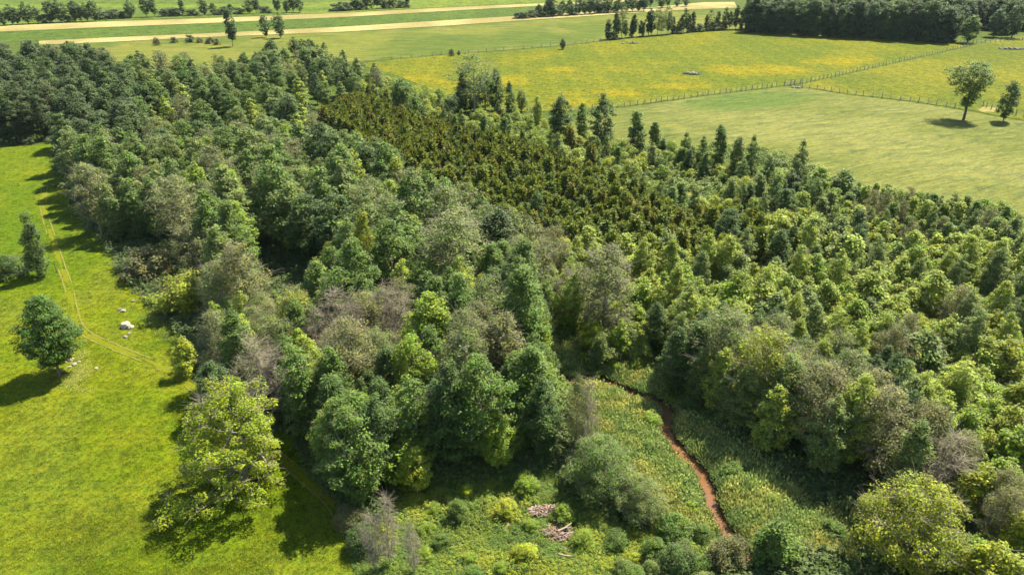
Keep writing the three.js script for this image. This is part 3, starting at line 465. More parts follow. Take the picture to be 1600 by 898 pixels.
const P1 = 'deep in the far corner of the wood', P2 = 'at the far end of the wood', P3 = 'along the pasture edge of the wood', P4 = 'in the middle of the wood', P5 = 'between the pond and the conifer stand', P6 = 'in the belt of twiggy trees across the wood', P7 = 'in the front corner of the wood', P8 = 'in the conifer stand', P9 = 'in the brush between conifers and meadow', P10 = 'along the hay field edge of the thicket', P11 = 'in the wide thicket beyond the stream', P12 = 'on the shaded bank above the stream', P13 = 'in the bushes near the sand patch';
let all = [];
const z = (...a) => { all = all.concat(fill(...a)); };
// conifers first, so that the stand keeps its outline
z([[498, 172], [545, 142], [600, 150], [655, 178], [720, 196], [800, 212], [850, 228], [905, 250], [955, 262], [1010, 286], [1060, 318], [1120, 318], [1190, 326], [1205, 352], [1150, 374], [1080, 372], [1010, 370], [940, 362], [880, 346], [800, 330], [752, 306], [715, 276], [655, 258], [615, 228], [560, 210]], [['cedar', 'cedar', 5, 3.6, 7.6, 1.05], ['cedar', 'cedar_brown', 1.6, 4, 7, 1.0], ['cedar', 'cedar_dark', 2, 4, 6.5, 1.1]], .55, 11, P8, 720);
z([[640, 128], [700, 142], [790, 158], [860, 190], [960, 212], [1015, 238], [1090, 262], [1210, 286], [1200, 318], [1130, 316], [1060, 312], [1000, 276], [950, 256], [850, 222], [780, 206], [690, 182], [640, 160], [560, 130], [580, 110]], [['shrub', 'lime', 4, 2.2, 3.6, 1], ['shrub', 'aspen', 4, 2.4, 4.4, 1], ['shrub', 'fresh', 3, 2.4, 4.4, 1], ['shrub', 'mid', 2, 2.5, 4.5, 1], ['cedar', 'cedar_brown', .5, 4, 7, 1], ['ash', 'sage', .8, 5, 8, .9], ['column', 'mid', .5, 5, 8, 1]], .95, 12, P9, 150);
z([[1330, 285], [1420, 288], [1500, 300], [1610, 318], [1610, 350], [1500, 352], [1400, 345], [1320, 318]], [['column', 'mid', 1.4, 5, 7.5, 1.1], ['column', 'aspen', 2, 5, 7.5, 1.1], ['ash', 'sage', 1.6, 5, 8, .9], ['tall', 'dark', .6, 5, 7, .9], ['sparse', 'tan', 1.5, 5, 8, .7], ['shrub', 'fresh', 2, 2.5, 4, 1]], .6, 13, P10, 70);
z([[1020, 205], [1090, 226], [1200, 262], [1320, 282], [1330, 316], [1210, 302], [1090, 262], [1010, 232]], [['ash', 'mid', 1.2, 4, 6.5, 1.1], ['column', 'sage', .8, 4, 6.5, 1.2], ['shrub', 'aspen', 2, 2.5, 4.5, 1], ['shrub', 'fresh', 2, 2.5, 4.5, 1], ['column', 'dark', .5, 4, 6.5, 1.2]], .62, 14, P10, 60);
// the wood
z([[-30, 60], [60, 58], [150, 66], [195, 78], [195, 150], [190, 196], [100, 192], [70, 188], [-30, 176]], [['round', 'deep', 3, 12, 16, 1.05], ['round', 'dark', 3, 11, 15, 1], ['tall', 'dark', 2, 12, 16, 1.1], ['sparse', 'bronze', .8, 11, 14, 1]], .52, 15, P1, 90);
z([[195, 80], [260, 76], [340, 84], [400, 76], [420, 58], [520, 58], [545, 84], [600, 98], [640, 126], [560, 132], [500, 168], [500, 190], [400, 196], [280, 200], [190, 196]], [['round', 'mid', 3, 7.5, 12.5, 1.1], ['round', 'sage', 2.6, 7.5, 12.5, 1.1], ['round', 'dark', 1.6, 8, 12.5, 1.15], ['ash', 'sage', 1.4, 7, 11, 1.15], ['ash', 'aspen', 1.2, 7, 10.5, 1.15], ['sparse', 'grey', 1.2, 8, 12, 1.1], ['tall', 'bluish', .6, 8, 11.5, 1.1]], 0.5, 16, P2, 150);
z([[95, 196], [190, 196], [262, 205], [270, 280], [262, 350], [200, 350], [176, 322], [126, 262]], [['ash', 'sage', 3, 8.58, 15.9, 1.1], ['sparse', 'grey', 1.6, 8.58, 14.84, 1], ['round', 'sage', 1.6, 7.8, 13.78, .95], ['ash', 'mid', 2, 8.58, 14.84, 1.1], ['tall', 'mid', 1.4, 7.8, 14.84, 1], ['sparse', 'bronze', .5, 8.58, 13.78, .9]], 0.6, 17, P3, 70);
z([[262, 200], [400, 192], [500, 190], [560, 206], [520, 262], [470, 292], [440, 292], [405, 330], [420, 300], [360, 300], [372, 380], [330, 402], [262, 350]], [['round', 'mid', 1.4, 8.58, 15.9, 1], ['round', 'dark', 1.2, 8.58, 14.84, 1], ['tall', 'mid', 1.6, 9.36, 16.96, 1], ['ash', 'sage', 2.6, 8.58, 15.9, 1.1], ['tall', 'fresh', 1.2, 7.8, 13.78, 1], ['sparse', 'grey', 1.2, 8.58, 14.84, 1], ['ash', 'mid', 2, 8.58, 15.9, 1], ['round', 'sage', 1.6, 8.58, 15.9, 1.05], ['sparse', 'bronze', .4, 8.58, 13.78, 1]], 0.64, 18, P4, 110);
z([[560, 206], [615, 226], [655, 258], [715, 274], [752, 306], [810, 326], [850, 360], [840, 420], [760, 432], [660, 440], [560, 440], [470, 432], [520, 300], [500, 280]], [['round', 'mid', 1.2, 8.58, 14.84, 1], ['round', 'sage', 1.2, 8.58, 14.84, 1], ['tall', 'mid', 1.4, 8.58, 15.9, 1], ['sparse', 'grey', 1, 8.58, 15.9, 1], ['ash', 'mid', 2.4, 8.58, 15.9, 1.1], ['ash', 'aspen', 1.6, 7.8, 13.78, 1], ['sparse', 'sage', 1.2, 8.58, 15.9, 1], ['round', 'dark', 1, 8.58, 14.84, 1], ['tall', 'yellow', .6, 7.8, 13.78, .9]], 0.64, 19, P5, 90);
z([[330, 440], [420, 450], [560, 440], [760, 432], [850, 400], [900, 400], [890, 480], [850, 520], [760, 520], [640, 520], [520, 540], [420, 560], [330, 500]], [['sparse', 'sage', 2.2, 6.63, 12.72, .95], ['sparse', 'tan', 1.3, 6.63, 12.72, .95], ['bare', 'tan', 1.2, 6.24, 11.66, 1], ['ash', 'mid', 2, 6.24, 12.72, 1], ['ash', 'fresh', 1.4, 5.46, 10.6, 1], ['ash', 'aspen', 1.4, 5.46, 10.6, 1], ['sparse', 'grey', 1, 7.02, 12.72, .9]], 0.6, 20, P6, 80);
z([[400, 560], [520, 545], [640, 530], [760, 520], [850, 525], [868, 560], [850, 600], [800, 640], [700, 650], [620, 640], [520, 640], [470, 640], [440, 600]], [['ash', 'dark', 2.2, 6.24, 12.72, 1.1], ['round', 'mid', 1.6, 6.24, 11.66, .9], ['ash', 'mid', 2.6, 6.24, 12.72, 1.05], ['tall', 'dark', 1.5, 6.24, 11.66, 1], ['sapling', 'fresh', 1.2, 4.68, 8.48, 1], ['ash', 'fresh', 1.6, 5.46, 10.6, 1]], 0.56, 21, P7, 70);
// beyond the stream
z([[1040, 500], [1120, 470], [1240, 480], [1330, 520], [1440, 560], [1500, 620], [1440, 660], [1380, 640], [1290, 625], [1210, 600], [1130, 560]], [['sparse', 'sage', 1.4, 8, 10.5, .95], ['ash', 'sage', 2, 8, 10.5, 1], ['sparse', 'tan', .8, 8, 10.5, .95], ['ash', 'dark', 1.4, 7.5, 10, 1.05], ['ash', 'aspen', 2, 7.5, 10, 1.05]], .52, 22, P12, 50);
z([[1500, 640], [1620, 560], [1640, 900], [1560, 900], [1545, 820], [1570, 760], [1530, 730]], [['sapling', 'fresh', 2, 5, 7, 1.1], ['sapling', 'yellow', 2, 5, 7, 1.1], ['shrub', 'sage', 1.5, 3, 4.5, 1], ['shrub', 'fresh', 1.5, 3, 4.5, 1], ['sparse', 'tan', .8, 6, 8, .8]], .58, 23, P13, 40);
z([[845, 366], [900, 352], [1000, 358], [1060, 350], [1180, 354], [1200, 330], [1330, 320], [1450, 350], [1640, 350], [1640, 620], [1530, 640], [1440, 566], [1330, 524], [1240, 486], [1120, 474], [1040, 500], [1000, 560], [960, 530], [900, 520], [890, 440]], [['sapling', 'aspen', 4.4, 4.2, 8.4, 1.2], ['sapling', 'fresh', 2.4, 4.2, 8, 1.15], ['sapling', 'lime', 1.6, 3.6, 6, 1.15], ['sapling', 'yellow', 1.6, 3.6, 7, 1.1], ['sapling', 'sage', 2, 5, 9, 1.1], ['ash', 'aspen', 1.4, 7.5, 10.5, 1], ['ash', 'sage', .8, 7, 10, 1], ['tall', 'dark', .5, 6.5, 9, 1.1], ['sparse', 'tan', .5, 6.5, 9.5, .9], ['shrub', 'lime', 2, 1.8, 4, 1.3], ['shrub', 'fresh', 1.4, 1.8, 4, 1.3], ['shrub', 'bronze', .3, 2.4, 4, 1.1]], .62, 24, P11, 700);
z([[880, 480], [930, 500], [1000, 560], [940, 560], [870, 545]], [['shrub', 'fresh', 2, 1.6, 3, 1], ['shrub', 'mid', 1, 1.8, 3, 1]], .75, 25, 'on the bank at the head of the reed clearing', 14);
z([[660, 690], [760, 660], [850, 640], [880, 660], [860, 730], [900, 790], [1030, 830], [1000, 900], [860, 890], [700, 890], [640, 850], [660, 760]], [['shrub', 'fresh', 2, .9, 1.75, 1.2], ['shrub', 'lime', 1, .8, 1.6, 1.2], ['shrub', 'mid', 1, .9, 1.75, 1.1]], 1.0, 26, 'in the weeds between the wood corner and the stream', 16);
z([[1060, 800], [1130, 830], [1180, 860], [1160, 910], [1040, 910], [960, 880], [1000, 850]], [['shrub', 'mid', 2, 1.4, 3, 1], ['shrub', 'sage', 1, 1.4, 2.6, 1]], .75, 27, 'on the near stream bank at the bottom edge', 14);
{ const R = rng(77); for (const [u, v, h, t, l] of [[1015, 660, 1.5, 'fresh', 'small bush in the reeds on the near bank by the stream bend'], [985, 636, 1.2, 'sage', 'small pale bush in the middle of the reed clearing'], [1080, 640, 1.7, 'dark', 'dark bush on the shaded far bank at the stream bend'], [1150, 742, 1.6, 'mid', 'small bush in the far bank reeds'], [1205, 790, 1.4, 'fresh', 'light bush in the far bank reeds towards the leafy stream tree'], [1010, 705, 1.2, 'mid', 'low bush where the broad leafy shrub meets the reeds'], [1300, 838, 1.7, 'mid', 'bush at the reed end near the big domed shrub'], [1085, 800, 1.3, 'fresh', 'low bush on the near bank below the rounded grey-green shrub']]) { const [x, q] = at(u, v); plant('shrub', x, q, h, t, l, null, { R, w: 1.3, lod: 'near' }); } }
// the woodlot and hedgerows beyond the fields
const far = (poly, mixes, gap, seed, phrase, most) => z(poly, mixes, gap, seed, phrase, most);
far([[1172, 8], [1300, -20], [1480, -14], [1500, 12], [1492, 22], [1430, 18], [1300, 6], [1200, 16]], [['wood', 'dark', 3, 16, 20, 1], ['wood', 'deep', 3, 16, 20, 1], ['wood', 'bluish', 2, 15, 19, 1], ['wood', 'sage', 1.2, 15, 18, .95]], .36, 28, 'in the woodlot beyond the buttercup meadow', 75);
far([[1478, -8], [1640, -14], [1640, 2], [1480, 6]], [['wood', 'deep', 3, 15, 18, 1], ['wood', 'dark', 2, 14, 18, 1]], .5, 29, 'in the distant wood behind the woodlot corner', 24);
function row(line, step, mixes, seed, phrase, jig = 1.5) { const R = rng(seed), total = mixes.reduce((a, m) => a + m[2], 0), P = curve(px(line), 200); let acc = 1e9; for (let i = 1; i < P.length; i++) { acc += Math.hypot(P[i][0] - P[i - 1][0], P[i][1] - P[i - 1][1]); if (acc < step * .8) continue; if (R() < .35) { acc *= .7; continue; } acc = 0; let r = R() * total, m = mixes[0]; for (const q of mixes) { m = q; r -= q[2]; if (r <= 0) break; } const h = lerp(m[3], m[4], R()); all.push([m[0], P[i][0] + (R() - .5) * jig, P[i][1] + (R() - .5) * jig, h, m[1], m[5] || 1, h > (m[3] + m[4]) / 2, phrase, Math.floor(R() * 1e9)]); } }
for (const [o, k] of [[0, 41], [-5, 42]]) row([[1172, 50 + o], [1230, 54 + o], [1350, 60 + o], [1425, 64 + o], [1482, 67 + o]], 6.5, [['wood', 'dark', 3, 16, 20, .9], ['wood', 'deep', 3, 16, 20, .9], ['wood', 'bluish', 2, 15, 19, .9]], k, o ? 'in the second rank of the woodlot' : 'at the front edge of the woodlot');
const hedge = [['round', 'dark', 2, 7, 12, 1.3], ['round', 'bluish', 2, 8, 14, 1.1], ['shrub', 'deep', 3, 4, 6, 1.6], ['tall', 'dark', 1, 10, 15, 1]];
row([[-20, 42], [60, 36], [150, 33]], 4.5, [['round', 'deep', 3, 9, 14, 1.1], ['round', 'dark', 2, 9, 13, 1.1], ['shrub', 'deep', 1, 4, 5, 1.2]], 31, 'in the thick end of the hedgerow');
row([[160, 30], [240, 26], [330, 23], [420, 20], [480, 19]], 6, hedge, 32, 'in the hedgerow behind the bare strip');
row([[525, 17], [580, 14], [640, 11]], 5, hedge, 33, 'in the short hedge past the hedgerow gap');
row([[812, 29], [835, 27], [900, 23], [960, 19], [1010, 17]], 4.5, [['round', 'dark', 2, 6, 11, 1.2], ['round', 'bluish', 2, 9, 14, 1.1], ['shrub', 'deep', 3, 4, 6, 1.6]], 34, 'in the hedge at the end of the bare strip');
row([[948, 62], [1000, 57], [1060, 52], [1120, 47], [1164, 45]], 3, [['tall', 'dark', 2, 8, 15, .9], ['sparse', 'sage', 2, 10, 16, .8], ['column', 'deep', 1.6, 6, 11, 1.1], ['shrub', 'deep', 2, 3, 5, 1.4]], 35, 'in the tree row running to the woodlot');
row([[1004, 14], [1040, 11.5], [1080, 10]], 10, hedge, 36, 'in the low hedge beyond the tree row');
row([[240, 68], [300, 66], [360, 72]], 9, [['shrub', 'bronze', 1, 2, 4, 1], ['shrub', 'dark', 1, 2, 4, 1]], 37, 'on the rough bank beside the bare strip');
row([[-40, 232], [0, 226], [40, 222], [84, 216]], 4, [['tall', 'deep', 2, 9, 13, 1.1], ['round', 'deep', 2, 9, 12, .9]], 38, 'at the pasture corner under the far wood');

all.forEach((a) => { a.depth = pix(a[1], 0, a[2])[2]; }); all.sort((a, b) => a.depth - b.depth);
for (const a of all) {
  const [key, x, zz, h, tone, w, big, phrase, sd] = a, n = KIND[key].name; COUNT[n] = (COUNT[n] || 0) + 1;
  if (COUNT[n] > LIMIT) { overflow.push(a); continue; }
  const [u, v] = pix(x, h, zz), where = phrase === P11 ? (v < 400 ? (u < 1250 ? 'in the thicket under the conifer stand' : 'at the hay field end of the thicket') : u < 1060 ? 'in the thicket by the reed clearing' : u > 1400 ? 'in the thicket at the frame edge' : 'in the heart of the thicket')
    : phrase === P8 ? (u < 640 ? 'at the far end of the conifer stand' : u < 850 ? (v < 262 ? 'on the brush side of the conifer stand' : 'on the wood side of the conifer stand') : 'at the thicket end of the conifer stand') : phrase === P3 ? (v < 270 ? 'at the far pasture edge of the wood' : 'at the pasture edge of the wood above the bronze bush') : phrase;
  const g = `${WORD[tone]} ${WHAT[key]}`;
  plant(key, x, zz, h, tone, `${big ? 'taller' : 'shorter'} ${g} ${where}`, `${big ? 'taller' : 'shorter'} ${g}s ${where}`, { w, R: rng(sd) });
}
console.log('kinds', JSON.stringify(COUNT), 'overflow', overflow.length, JSON.stringify(overflow.reduce((m, a) => { m[a[0]] = (m[a[0]] || 0) + 1; return m; }, {})));
if (overflow.length) {                                                // the smallest in view past the limit: one mass
  const mass = new THREE.Group(); mass.name = 'far_young_growth'; tag(mass, 'small young trees and conifers merging into a mass at the far edges of the wood', 'young growth', null, 'stuff');
  const by = {}; for (const a of overflow) (by[a[0] + '|' + a[4]] ||= []).push(a);
  for (const [k, list] of Object.entries(by)) {
    const [key, tone] = k.split('|'), K = KIND[key], lk = K.lod.far.length ? 'far' : 'mid', proto = protoOf(K, lk, 0, LEAF[tone]);
    for (const c of proto.children) { if (c.name === 'twigs') continue; const im = new THREE.InstancedMesh(c.geometry, c.name === 'crown' ? LEAF[tone] : c.material, list.length), m = new THREE.Matrix4(); list.forEach(([, x, zz, h, , w], i) => { const s = h / proto.userData.dim[0]; m.compose(new THREE.Vector3(x, ground(x, zz), zz), new THREE.Quaternion().setFromAxisAngle(new THREE.Vector3(0, 1, 0), i * 2.4), new THREE.Vector3(s * w, s, s * w)); im.setMatrixAt(i, m); }); im.name = c.name === 'crown' ? 'young_crown' : 'young_trunk'; im.castShadow = im.receiveShadow = true; mass.add(im); }
  }
  scene.add(mass);
}

// ---------------------------------------------------------------- undergrowth, reeds, weeds, grass: what nobody could count
const CLEAR = [];                                                     // ground kept free: soil, brush piles
function blades(seed, n, r, hMin, hMax, wid, lean, head) {
  const R = rng(seed), g = new Geo();
  for (let k = 0; k < n; k++) {
    const a = R() * 6.283, d = r * Math.sqrt(R()), x = Math.cos(a) * d, z = Math.sin(a) * d, h = lerp(hMin, hMax, R() * R() * .5 + R() * .5), b = R() * 6.283, l = lean * (.3 + R()), v = .7 + .6 * R(), w = (R() - .5) * .3;
    g.leaf(x, -.06, z, Math.cos(b + 1.57), .35, Math.sin(b + 1.57), Math.cos(b) * l, 1, Math.sin(b) * l, h, wid * (.7 + .6 * R()), v * (1 + w), v, v * (1 - w));
    if (head && R() < head) g.leaf(x + Math.cos(b) * l * h * .8, h * .8, z + Math.sin(b) * l * h * .8, Math.cos(a), .3, Math.sin(a), Math.cos(b) * l, 1, Math.sin(b) * l, h * .35, wid * 1.8, v * 1.7, v * 1.35, v * 1.6);
  }
  return g.build();
}
function leafy(seed, mounds, leaves, r, h, size) {
  const R = rng(seed), g = new Geo();
  for (let m = 0; m < mounds; m++) {
    const a = R() * 6.283, d = r * Math.sqrt(R()), cx = Math.cos(a) * d, cz = Math.sin(a) * d, mr = r * (.22 + .22 * R()), mh = h * (.35 + .65 * R()), tone = .8 + .4 * R();
    for (let k = 0; k < leaves; k++) { const b = R() * 6.283, e = Math.sqrt(R()), x = cx + Math.cos(b) * mr * e, z = cz + Math.sin(b) * mr * e, y = mh * Math.sqrt(1 - e * e * .9) * (.55 + .45 * R()), v = tone * (.7 + .6 * R()), w = (R() - .5) * .3, c = R() * 6.283, L = size * (.7 + .6 * R()); g.leaf(x, y, z, Math.cos(b) * e * .8 + (R() - .5), .8 + .4 * R(), Math.sin(b) * e * .8 + (R() - .5), Math.cos(c), (R() - .4) * .5, Math.sin(c), L, L * .7, v * (1 + w), v, v * (1 - w)); }
  }
  return g.build();
}
function scatter(name, label, category, geos, mat, spots) {            // spots: [x, z, scale, height, [r, g, b]]
  const mass = new THREE.Group(); mass.name = name; tag(mass, label, category, null, 'stuff'); const m = new THREE.Matrix4(), q = new THREE.Quaternion(), Y = new THREE.Vector3(0, 1, 0), c = new THREE.Color();
  geos.forEach((g, k) => {
    const mine = spots.filter((_, i) => i % geos.length === k); if (!mine.length) return; const im = new THREE.InstancedMesh(g, mat, mine.length);
    mine.forEach(([x, zz, s, h, col], i) => { m.compose(new THREE.Vector3(x, ground(x, zz), zz), q.setFromAxisAngle(Y, hash2(i, k, 9) * 6.283), new THREE.Vector3(s, s * h, s)); im.setMatrixAt(i, m); im.setColorAt(i, c.setRGB(...col)); });
    im.name = name + '_patch'; im.castShadow = im.receiveShadow = true; mass.add(im);
  });
  scene.add(mass); return mass;
}
const FIELDS = [PASTURE, YELLOW, HAY, BETWEEN, FARMEADOW, STRIP1, STRIP2, CROP, TOPFIELD];
const DRY = [at(793, 790), at(1521, 783), at(1078, 300), at(497, 522), at(852, 798), at(875, 830)];
const dryR = [1.4, 1.8, 2.2, 1.5, 2.0, 2.0];
const free = (x, zz) => { for (let i = 0; i < DRY.length; i++) if (Math.hypot(DRY[i][0] - x, DRY[i][1] - zz) < dryR[i]) return false; return true; };
const inReeds = (x, zz) => REEDS.some((p) => inPoly(p, x, zz));
const WEEDTRACKS = [[[792, 810], [800, 850], [812, 890], [820, 920]], [[835, 812], [838, 850], [836, 900]], [[640, 742], [700, 762], [760, 782], [790, 790]], [[660, 800], [710, 788], [770, 785]], [[665, 735], [730, 750], [790, 772]], [[690, 728], [760, 742], [800, 760]]].map(px);
{
  const R = rng(501), under = [], weeds = [], reeds = [], tall = [], lawn = [], brush = [];
  for (let n = 0; n < 60000; n++) {                                   // forest floor and brush
    const v = 80 + 860 * Math.sqrt(R()), u = -80 + 1760 * R(), [x, zz] = at(u, v); if (FIELDS.some((p) => inPoly(p, x, zz)) || inReeds(x, zz) || inPoly(WEEDS, x, zz) || !free(x, zz)) continue;
    if (x > -10 && x < 75 && zz > -112 && distLine(STREAM, x, zz) < 1.5) continue;
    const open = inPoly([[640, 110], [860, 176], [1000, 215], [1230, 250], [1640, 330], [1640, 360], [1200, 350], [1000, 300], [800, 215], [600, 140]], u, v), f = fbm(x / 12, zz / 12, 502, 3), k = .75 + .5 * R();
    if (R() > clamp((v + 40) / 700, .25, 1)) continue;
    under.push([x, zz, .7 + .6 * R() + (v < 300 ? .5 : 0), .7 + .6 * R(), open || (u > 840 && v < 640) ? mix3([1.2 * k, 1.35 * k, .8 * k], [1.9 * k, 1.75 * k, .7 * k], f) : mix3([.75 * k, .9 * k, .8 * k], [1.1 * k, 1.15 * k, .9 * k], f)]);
  }
  for (let n = 0; n < 9000; n++) { const u = 540 + 650 * R(), v = 690 + 300 * R(), [x, zz] = at(u, v); if (!inPoly(WEEDS, x, zz) || !free(x, zz)) continue; let d = 9; for (const t of WEEDTRACKS) d = Math.min(d, distLine(t, x, zz)); if (d < .34) continue; const f = fbm(x / 4, zz / 4, 503, 3), k = .8 + .4 * R(); weeds.push([x, zz, .45 + .35 * R(), (d < .9 ? 1.3 : .9) * (.5 + .8 * f), R() < .3 ? [.5 * k, .75 * k, .6 * k] : mix3([.8 * k, 1.0 * k, .8 * k], [1.7 * k, 1.55 * k, .7 * k], smooth(.3, .7, f))]); }
  for (let n = 0; n < 26000; n++) { const u = 830 + 560 * R(), v = 490 + 500 * R(), [x, zz] = at(u, v); if (!inReeds(x, zz) || distLine(STREAM, x, zz) < 1.15 + .4 * R()) continue; const f = fbm(x / 5, zz / 5, 504, 3), k = .8 + .4 * R(), near = smooth(.9, 2.6, distLine(STREAM, x, zz)); reeds.push([x, zz, .7 + .5 * R(), (.5 + 1.1 * f * f * 2 * .7 + .3 * R()) * lerp(.4, 1, near), R() < .12 ? [.6 * k, .78 * k, .6 * k] : mix3([.8 * k, .98 * k, .85 * k], [1.3 * k, 1.2 * k, .95 * k], smooth(.3, .7, fbm(x / 2.2, zz / 2.2, 507, 2)))]); }
  for (let n = 0; n < 9000; n++) { const u = 60 + 400 * R(), v = 320 + 300 * R(), [x, zz] = at(u, v); if (!TALLGRASS.some((p) => inPoly(p, x, zz))) continue; const lone = inPoly(TALLGRASS[2], x, zz); if (R() < (lone ? .55 : .35) || (lone && fbm(x / 2.5, zz / 2.5, 509, 2) < .5)) continue; const k = .95 + .4 * R(); tall.push([x, zz, .6 + .5 * R(), lone ? .25 : .3 + .4 * R(), lone ? [1.5 * k, 1.3 * k, 1.0 * k] : [k, 1.05 * k, .7 * k]]); }
  for (let n = 0; n < 26000; n++) { const u = -40 + 640 * R(), v = 250 + 690 * Math.pow(R(), .6), [x, zz] = at(u, v); if (!inPoly(PASTURE, x, zz) || distLine(TRACK, x, zz) < 1.1 || R() < .25) continue; const f = fbm(x / 6, zz / 6, 505, 3), k = .8 + .45 * R(); lawn.push([x, zz, .6 + .6 * R(), .5 + 1.1 * f * f * 2, mix3([.85 * k, 1.1 * k, .8 * k], [1.35 * k, 1.25 * k, .8 * k], smooth(.3, .7, f))]); }
  scatter('undergrowth', 'low leafy undergrowth covering the floor of the wood and the thicket', 'undergrowth', [leafy(1, 9, 22, 1.6, 1.1, .3), leafy(2, 7, 26, 1.6, 1.5, .3), leafy(3, 11, 18, 1.7, .8, .28)], leafMat(.075, .110, .024), under);
  scatter('weeds', 'bright leafy weeds between the wood corner and the stream', 'weeds', [leafy(4, 9, 20, 1.2, 1.1, .2), leafy(5, 11, 15, 1.2, .7, .18), leafy(6, 6, 30, 1.0, 1.4, .22)], leafMat(.125, .165, .022), weeds);
  scatter('reed_grass', 'tall pale green reed grass on both banks of the stream', 'reeds', [blades(7, 60, .7, .5, 1.3, .10, .35, .3), blades(8, 50, .7, .4, 1.1, .11, .5, .2), blades(9, 64, .75, .4, 1.0, .09, .4, .4)], leafMat(.180, .250, .080, .5), reeds);
  scatter('tall_grass', 'long ungrazed grass at the wood edge round the boulder', 'grass', [blades(10, 70, .8, .4, .9, .07, .45, .1)], leafMat(.150, .205, .045, .5), tall);
  scatter('pasture_grass', 'short yellow-green grass tufts all over the pasture', 'grass', [blades(11, 60, .75, .08, .26, .06, .8, .03), blades(12, 46, .7, .08, .22, .07, .9, .0), blades(13, 60, .8, .1, .3, .055, .7, .06)], leafMat(.106, .160, .003), lawn);
  console.log('under', under.length, 'weeds', weeds.length, 'reeds', reeds.length, 'tall', tall.length, 'lawn', lawn.length);
}

// ---------------------------------------------------------------- stones, fences, brush piles
const STONE = { pale: new THREE.MeshStandardMaterial({ color: lin(.25, .21, .19), vertexColors: true, roughness: .92 }), grey: new THREE.MeshStandardMaterial({ color: lin(.15, .14, .125), vertexColors: true, roughness: .95 }) };
function stoneGeo(seed, rough = .3) {
  const g = new THREE.IcosahedronGeometry(1, 4), p = g.attributes.position, c = []; const R = rng(seed), cuts = Array.from({ length: 9 }, () => [new THREE.Vector3(R() - .5, (R() - .4) * .9, R() - .5).normalize(), .66 + .28 * R()]), v = new THREE.Vector3();
  for (let i = 0; i < p.count; i++) { v.fromBufferAttribute(p, i); for (const [n, d] of cuts) { const k = v.dot(n) - d; if (k > 0) v.addScaledVector(n, -k * .85); } const f = fbm(v.x * 3 + 9, v.z * 3 + v.y * 2.3 + 4, seed, 3); v.multiplyScalar(1 + (f - .5) * rough); p.setXYZ(i, v.x, v.y, v.z); const k = .62 + .6 * f; c.push(k, k * (.96 + .06 * f), k * .97); }
  g.setAttribute('color', new THREE.Float32BufferAttribute(c, 3)); g.computeVertexNormals(); return g;
}
const stones = [stoneGeo(1), stoneGeo(2), stoneGeo(3), stoneGeo(4)];
function stone(name, cx, cy, r, mat, label, group, sy = .75) { const [x, zz] = at(cx, cy); const m = new THREE.Mesh(stones[Math.floor(hash2(cx, cy, 3) * 4)], mat); m.name = numbered(name); m.position.set(x, ground(x, zz) + r * sy * .45, zz); m.scale.set(r, r * sy, r * .85); m.rotation.y = hash2(cx, cy, 4) * 6; tag(m, label, 'stone', group); scene.add(shadows(m)); return m; }
stone('boulder', 197, 511, .82, STONE.pale, 'big pale rounded boulder lying in the grass by the wheel track', null, .82);
for (const [x, y, r, l] of [[186, 483, .32, 'pale stone above the boulder'], [192, 486, .42, 'paler larger stone of the two above the boulder'], [207, 470, .35, 'stone in the grass tussock farthest above the boulder'], [240, 484, .34, 'dark-sided stone between the boulder and the yellow-green bush'], [204, 512, .45, 'low stone touching the boulder'], [201, 521, .3, 'flat stone under the boulder'], [195, 527, .36, 'mossy stone below the boulder'], [234, 505, .22, 'small white stone in the grass beside the boulder']]) stone('field_stone', x, y, r, r > .4 ? STONE.pale : STONE.grey, l + ' in the pasture', null, .7);
for (const [x, y, r, l] of [[100, 566, .3, 'pale stone under the dark pasture tree'], [110, 563, .42, 'largest pale stone of the heap beside the dark pasture tree'], [116, 570, .32, 'broad pale stone below the largest of the heap'], [108, 574, .26, 'small pale stone below the heap by the tree'], [123, 566, .24, 'small stone at the track end of the heap'], [150, 576, .26, 'white stone by itself beyond the heap']]) stone('field_stone', x, y, r, STONE.pale, l, null, .65);
stone('field_stone', 104, 258, .5, STONE.pale, 'white stone in the shade of the far wood edge', null, .6);
function pile(name, cx, cy, rx, rz, n, r, label, mat, seed) { const [x, zz] = at(cx, cy), g = new THREE.Group(), R = rng(seed); g.name = numbered(name); g.position.set(x, ground(x, zz), zz); for (let k = 0; k < n; k++) { const a = R() * 6.283, d = Math.sqrt(R()), m = new THREE.Mesh(stones[k % 4], mat), s = r * (.5 + R()); m.name = 'stone'; m.position.set(Math.cos(a) * d * rx, s * .4 + (1 - d) * r * .8, Math.sin(a) * d * rz); m.scale.set(s, s * .7, s); m.rotation.y = R() * 6; g.add(m); } tag(g, label, 'stone pile'); scene.add(shadows(g)); }
pile('stone_pile', 1082, 116, 3.6, 2.2, 26, .55, 'grey stone heap in the middle of the buttercup meadow', STONE.grey, 601);
pile('stone_pile', 1581, 77, 6, 2.2, 30, .6, 'long grey stone heap beyond the elm near the fence posts', STONE.grey, 602);
pile('stone_pile', 985, 68, 4, 2, 16, .5, 'flat grey stone heap beside the tree row', STONE.grey, 603);
pile('stone_pile', 1578, 161, 4, 1.6, 18, .4, 'stone heap behind the fence next to the elm', STONE.grey, 604);
pile('stone_pile', 1247, 137, 3, 1, 12, .35, 'stones at the gate where the fences meet', STONE.grey, 605);

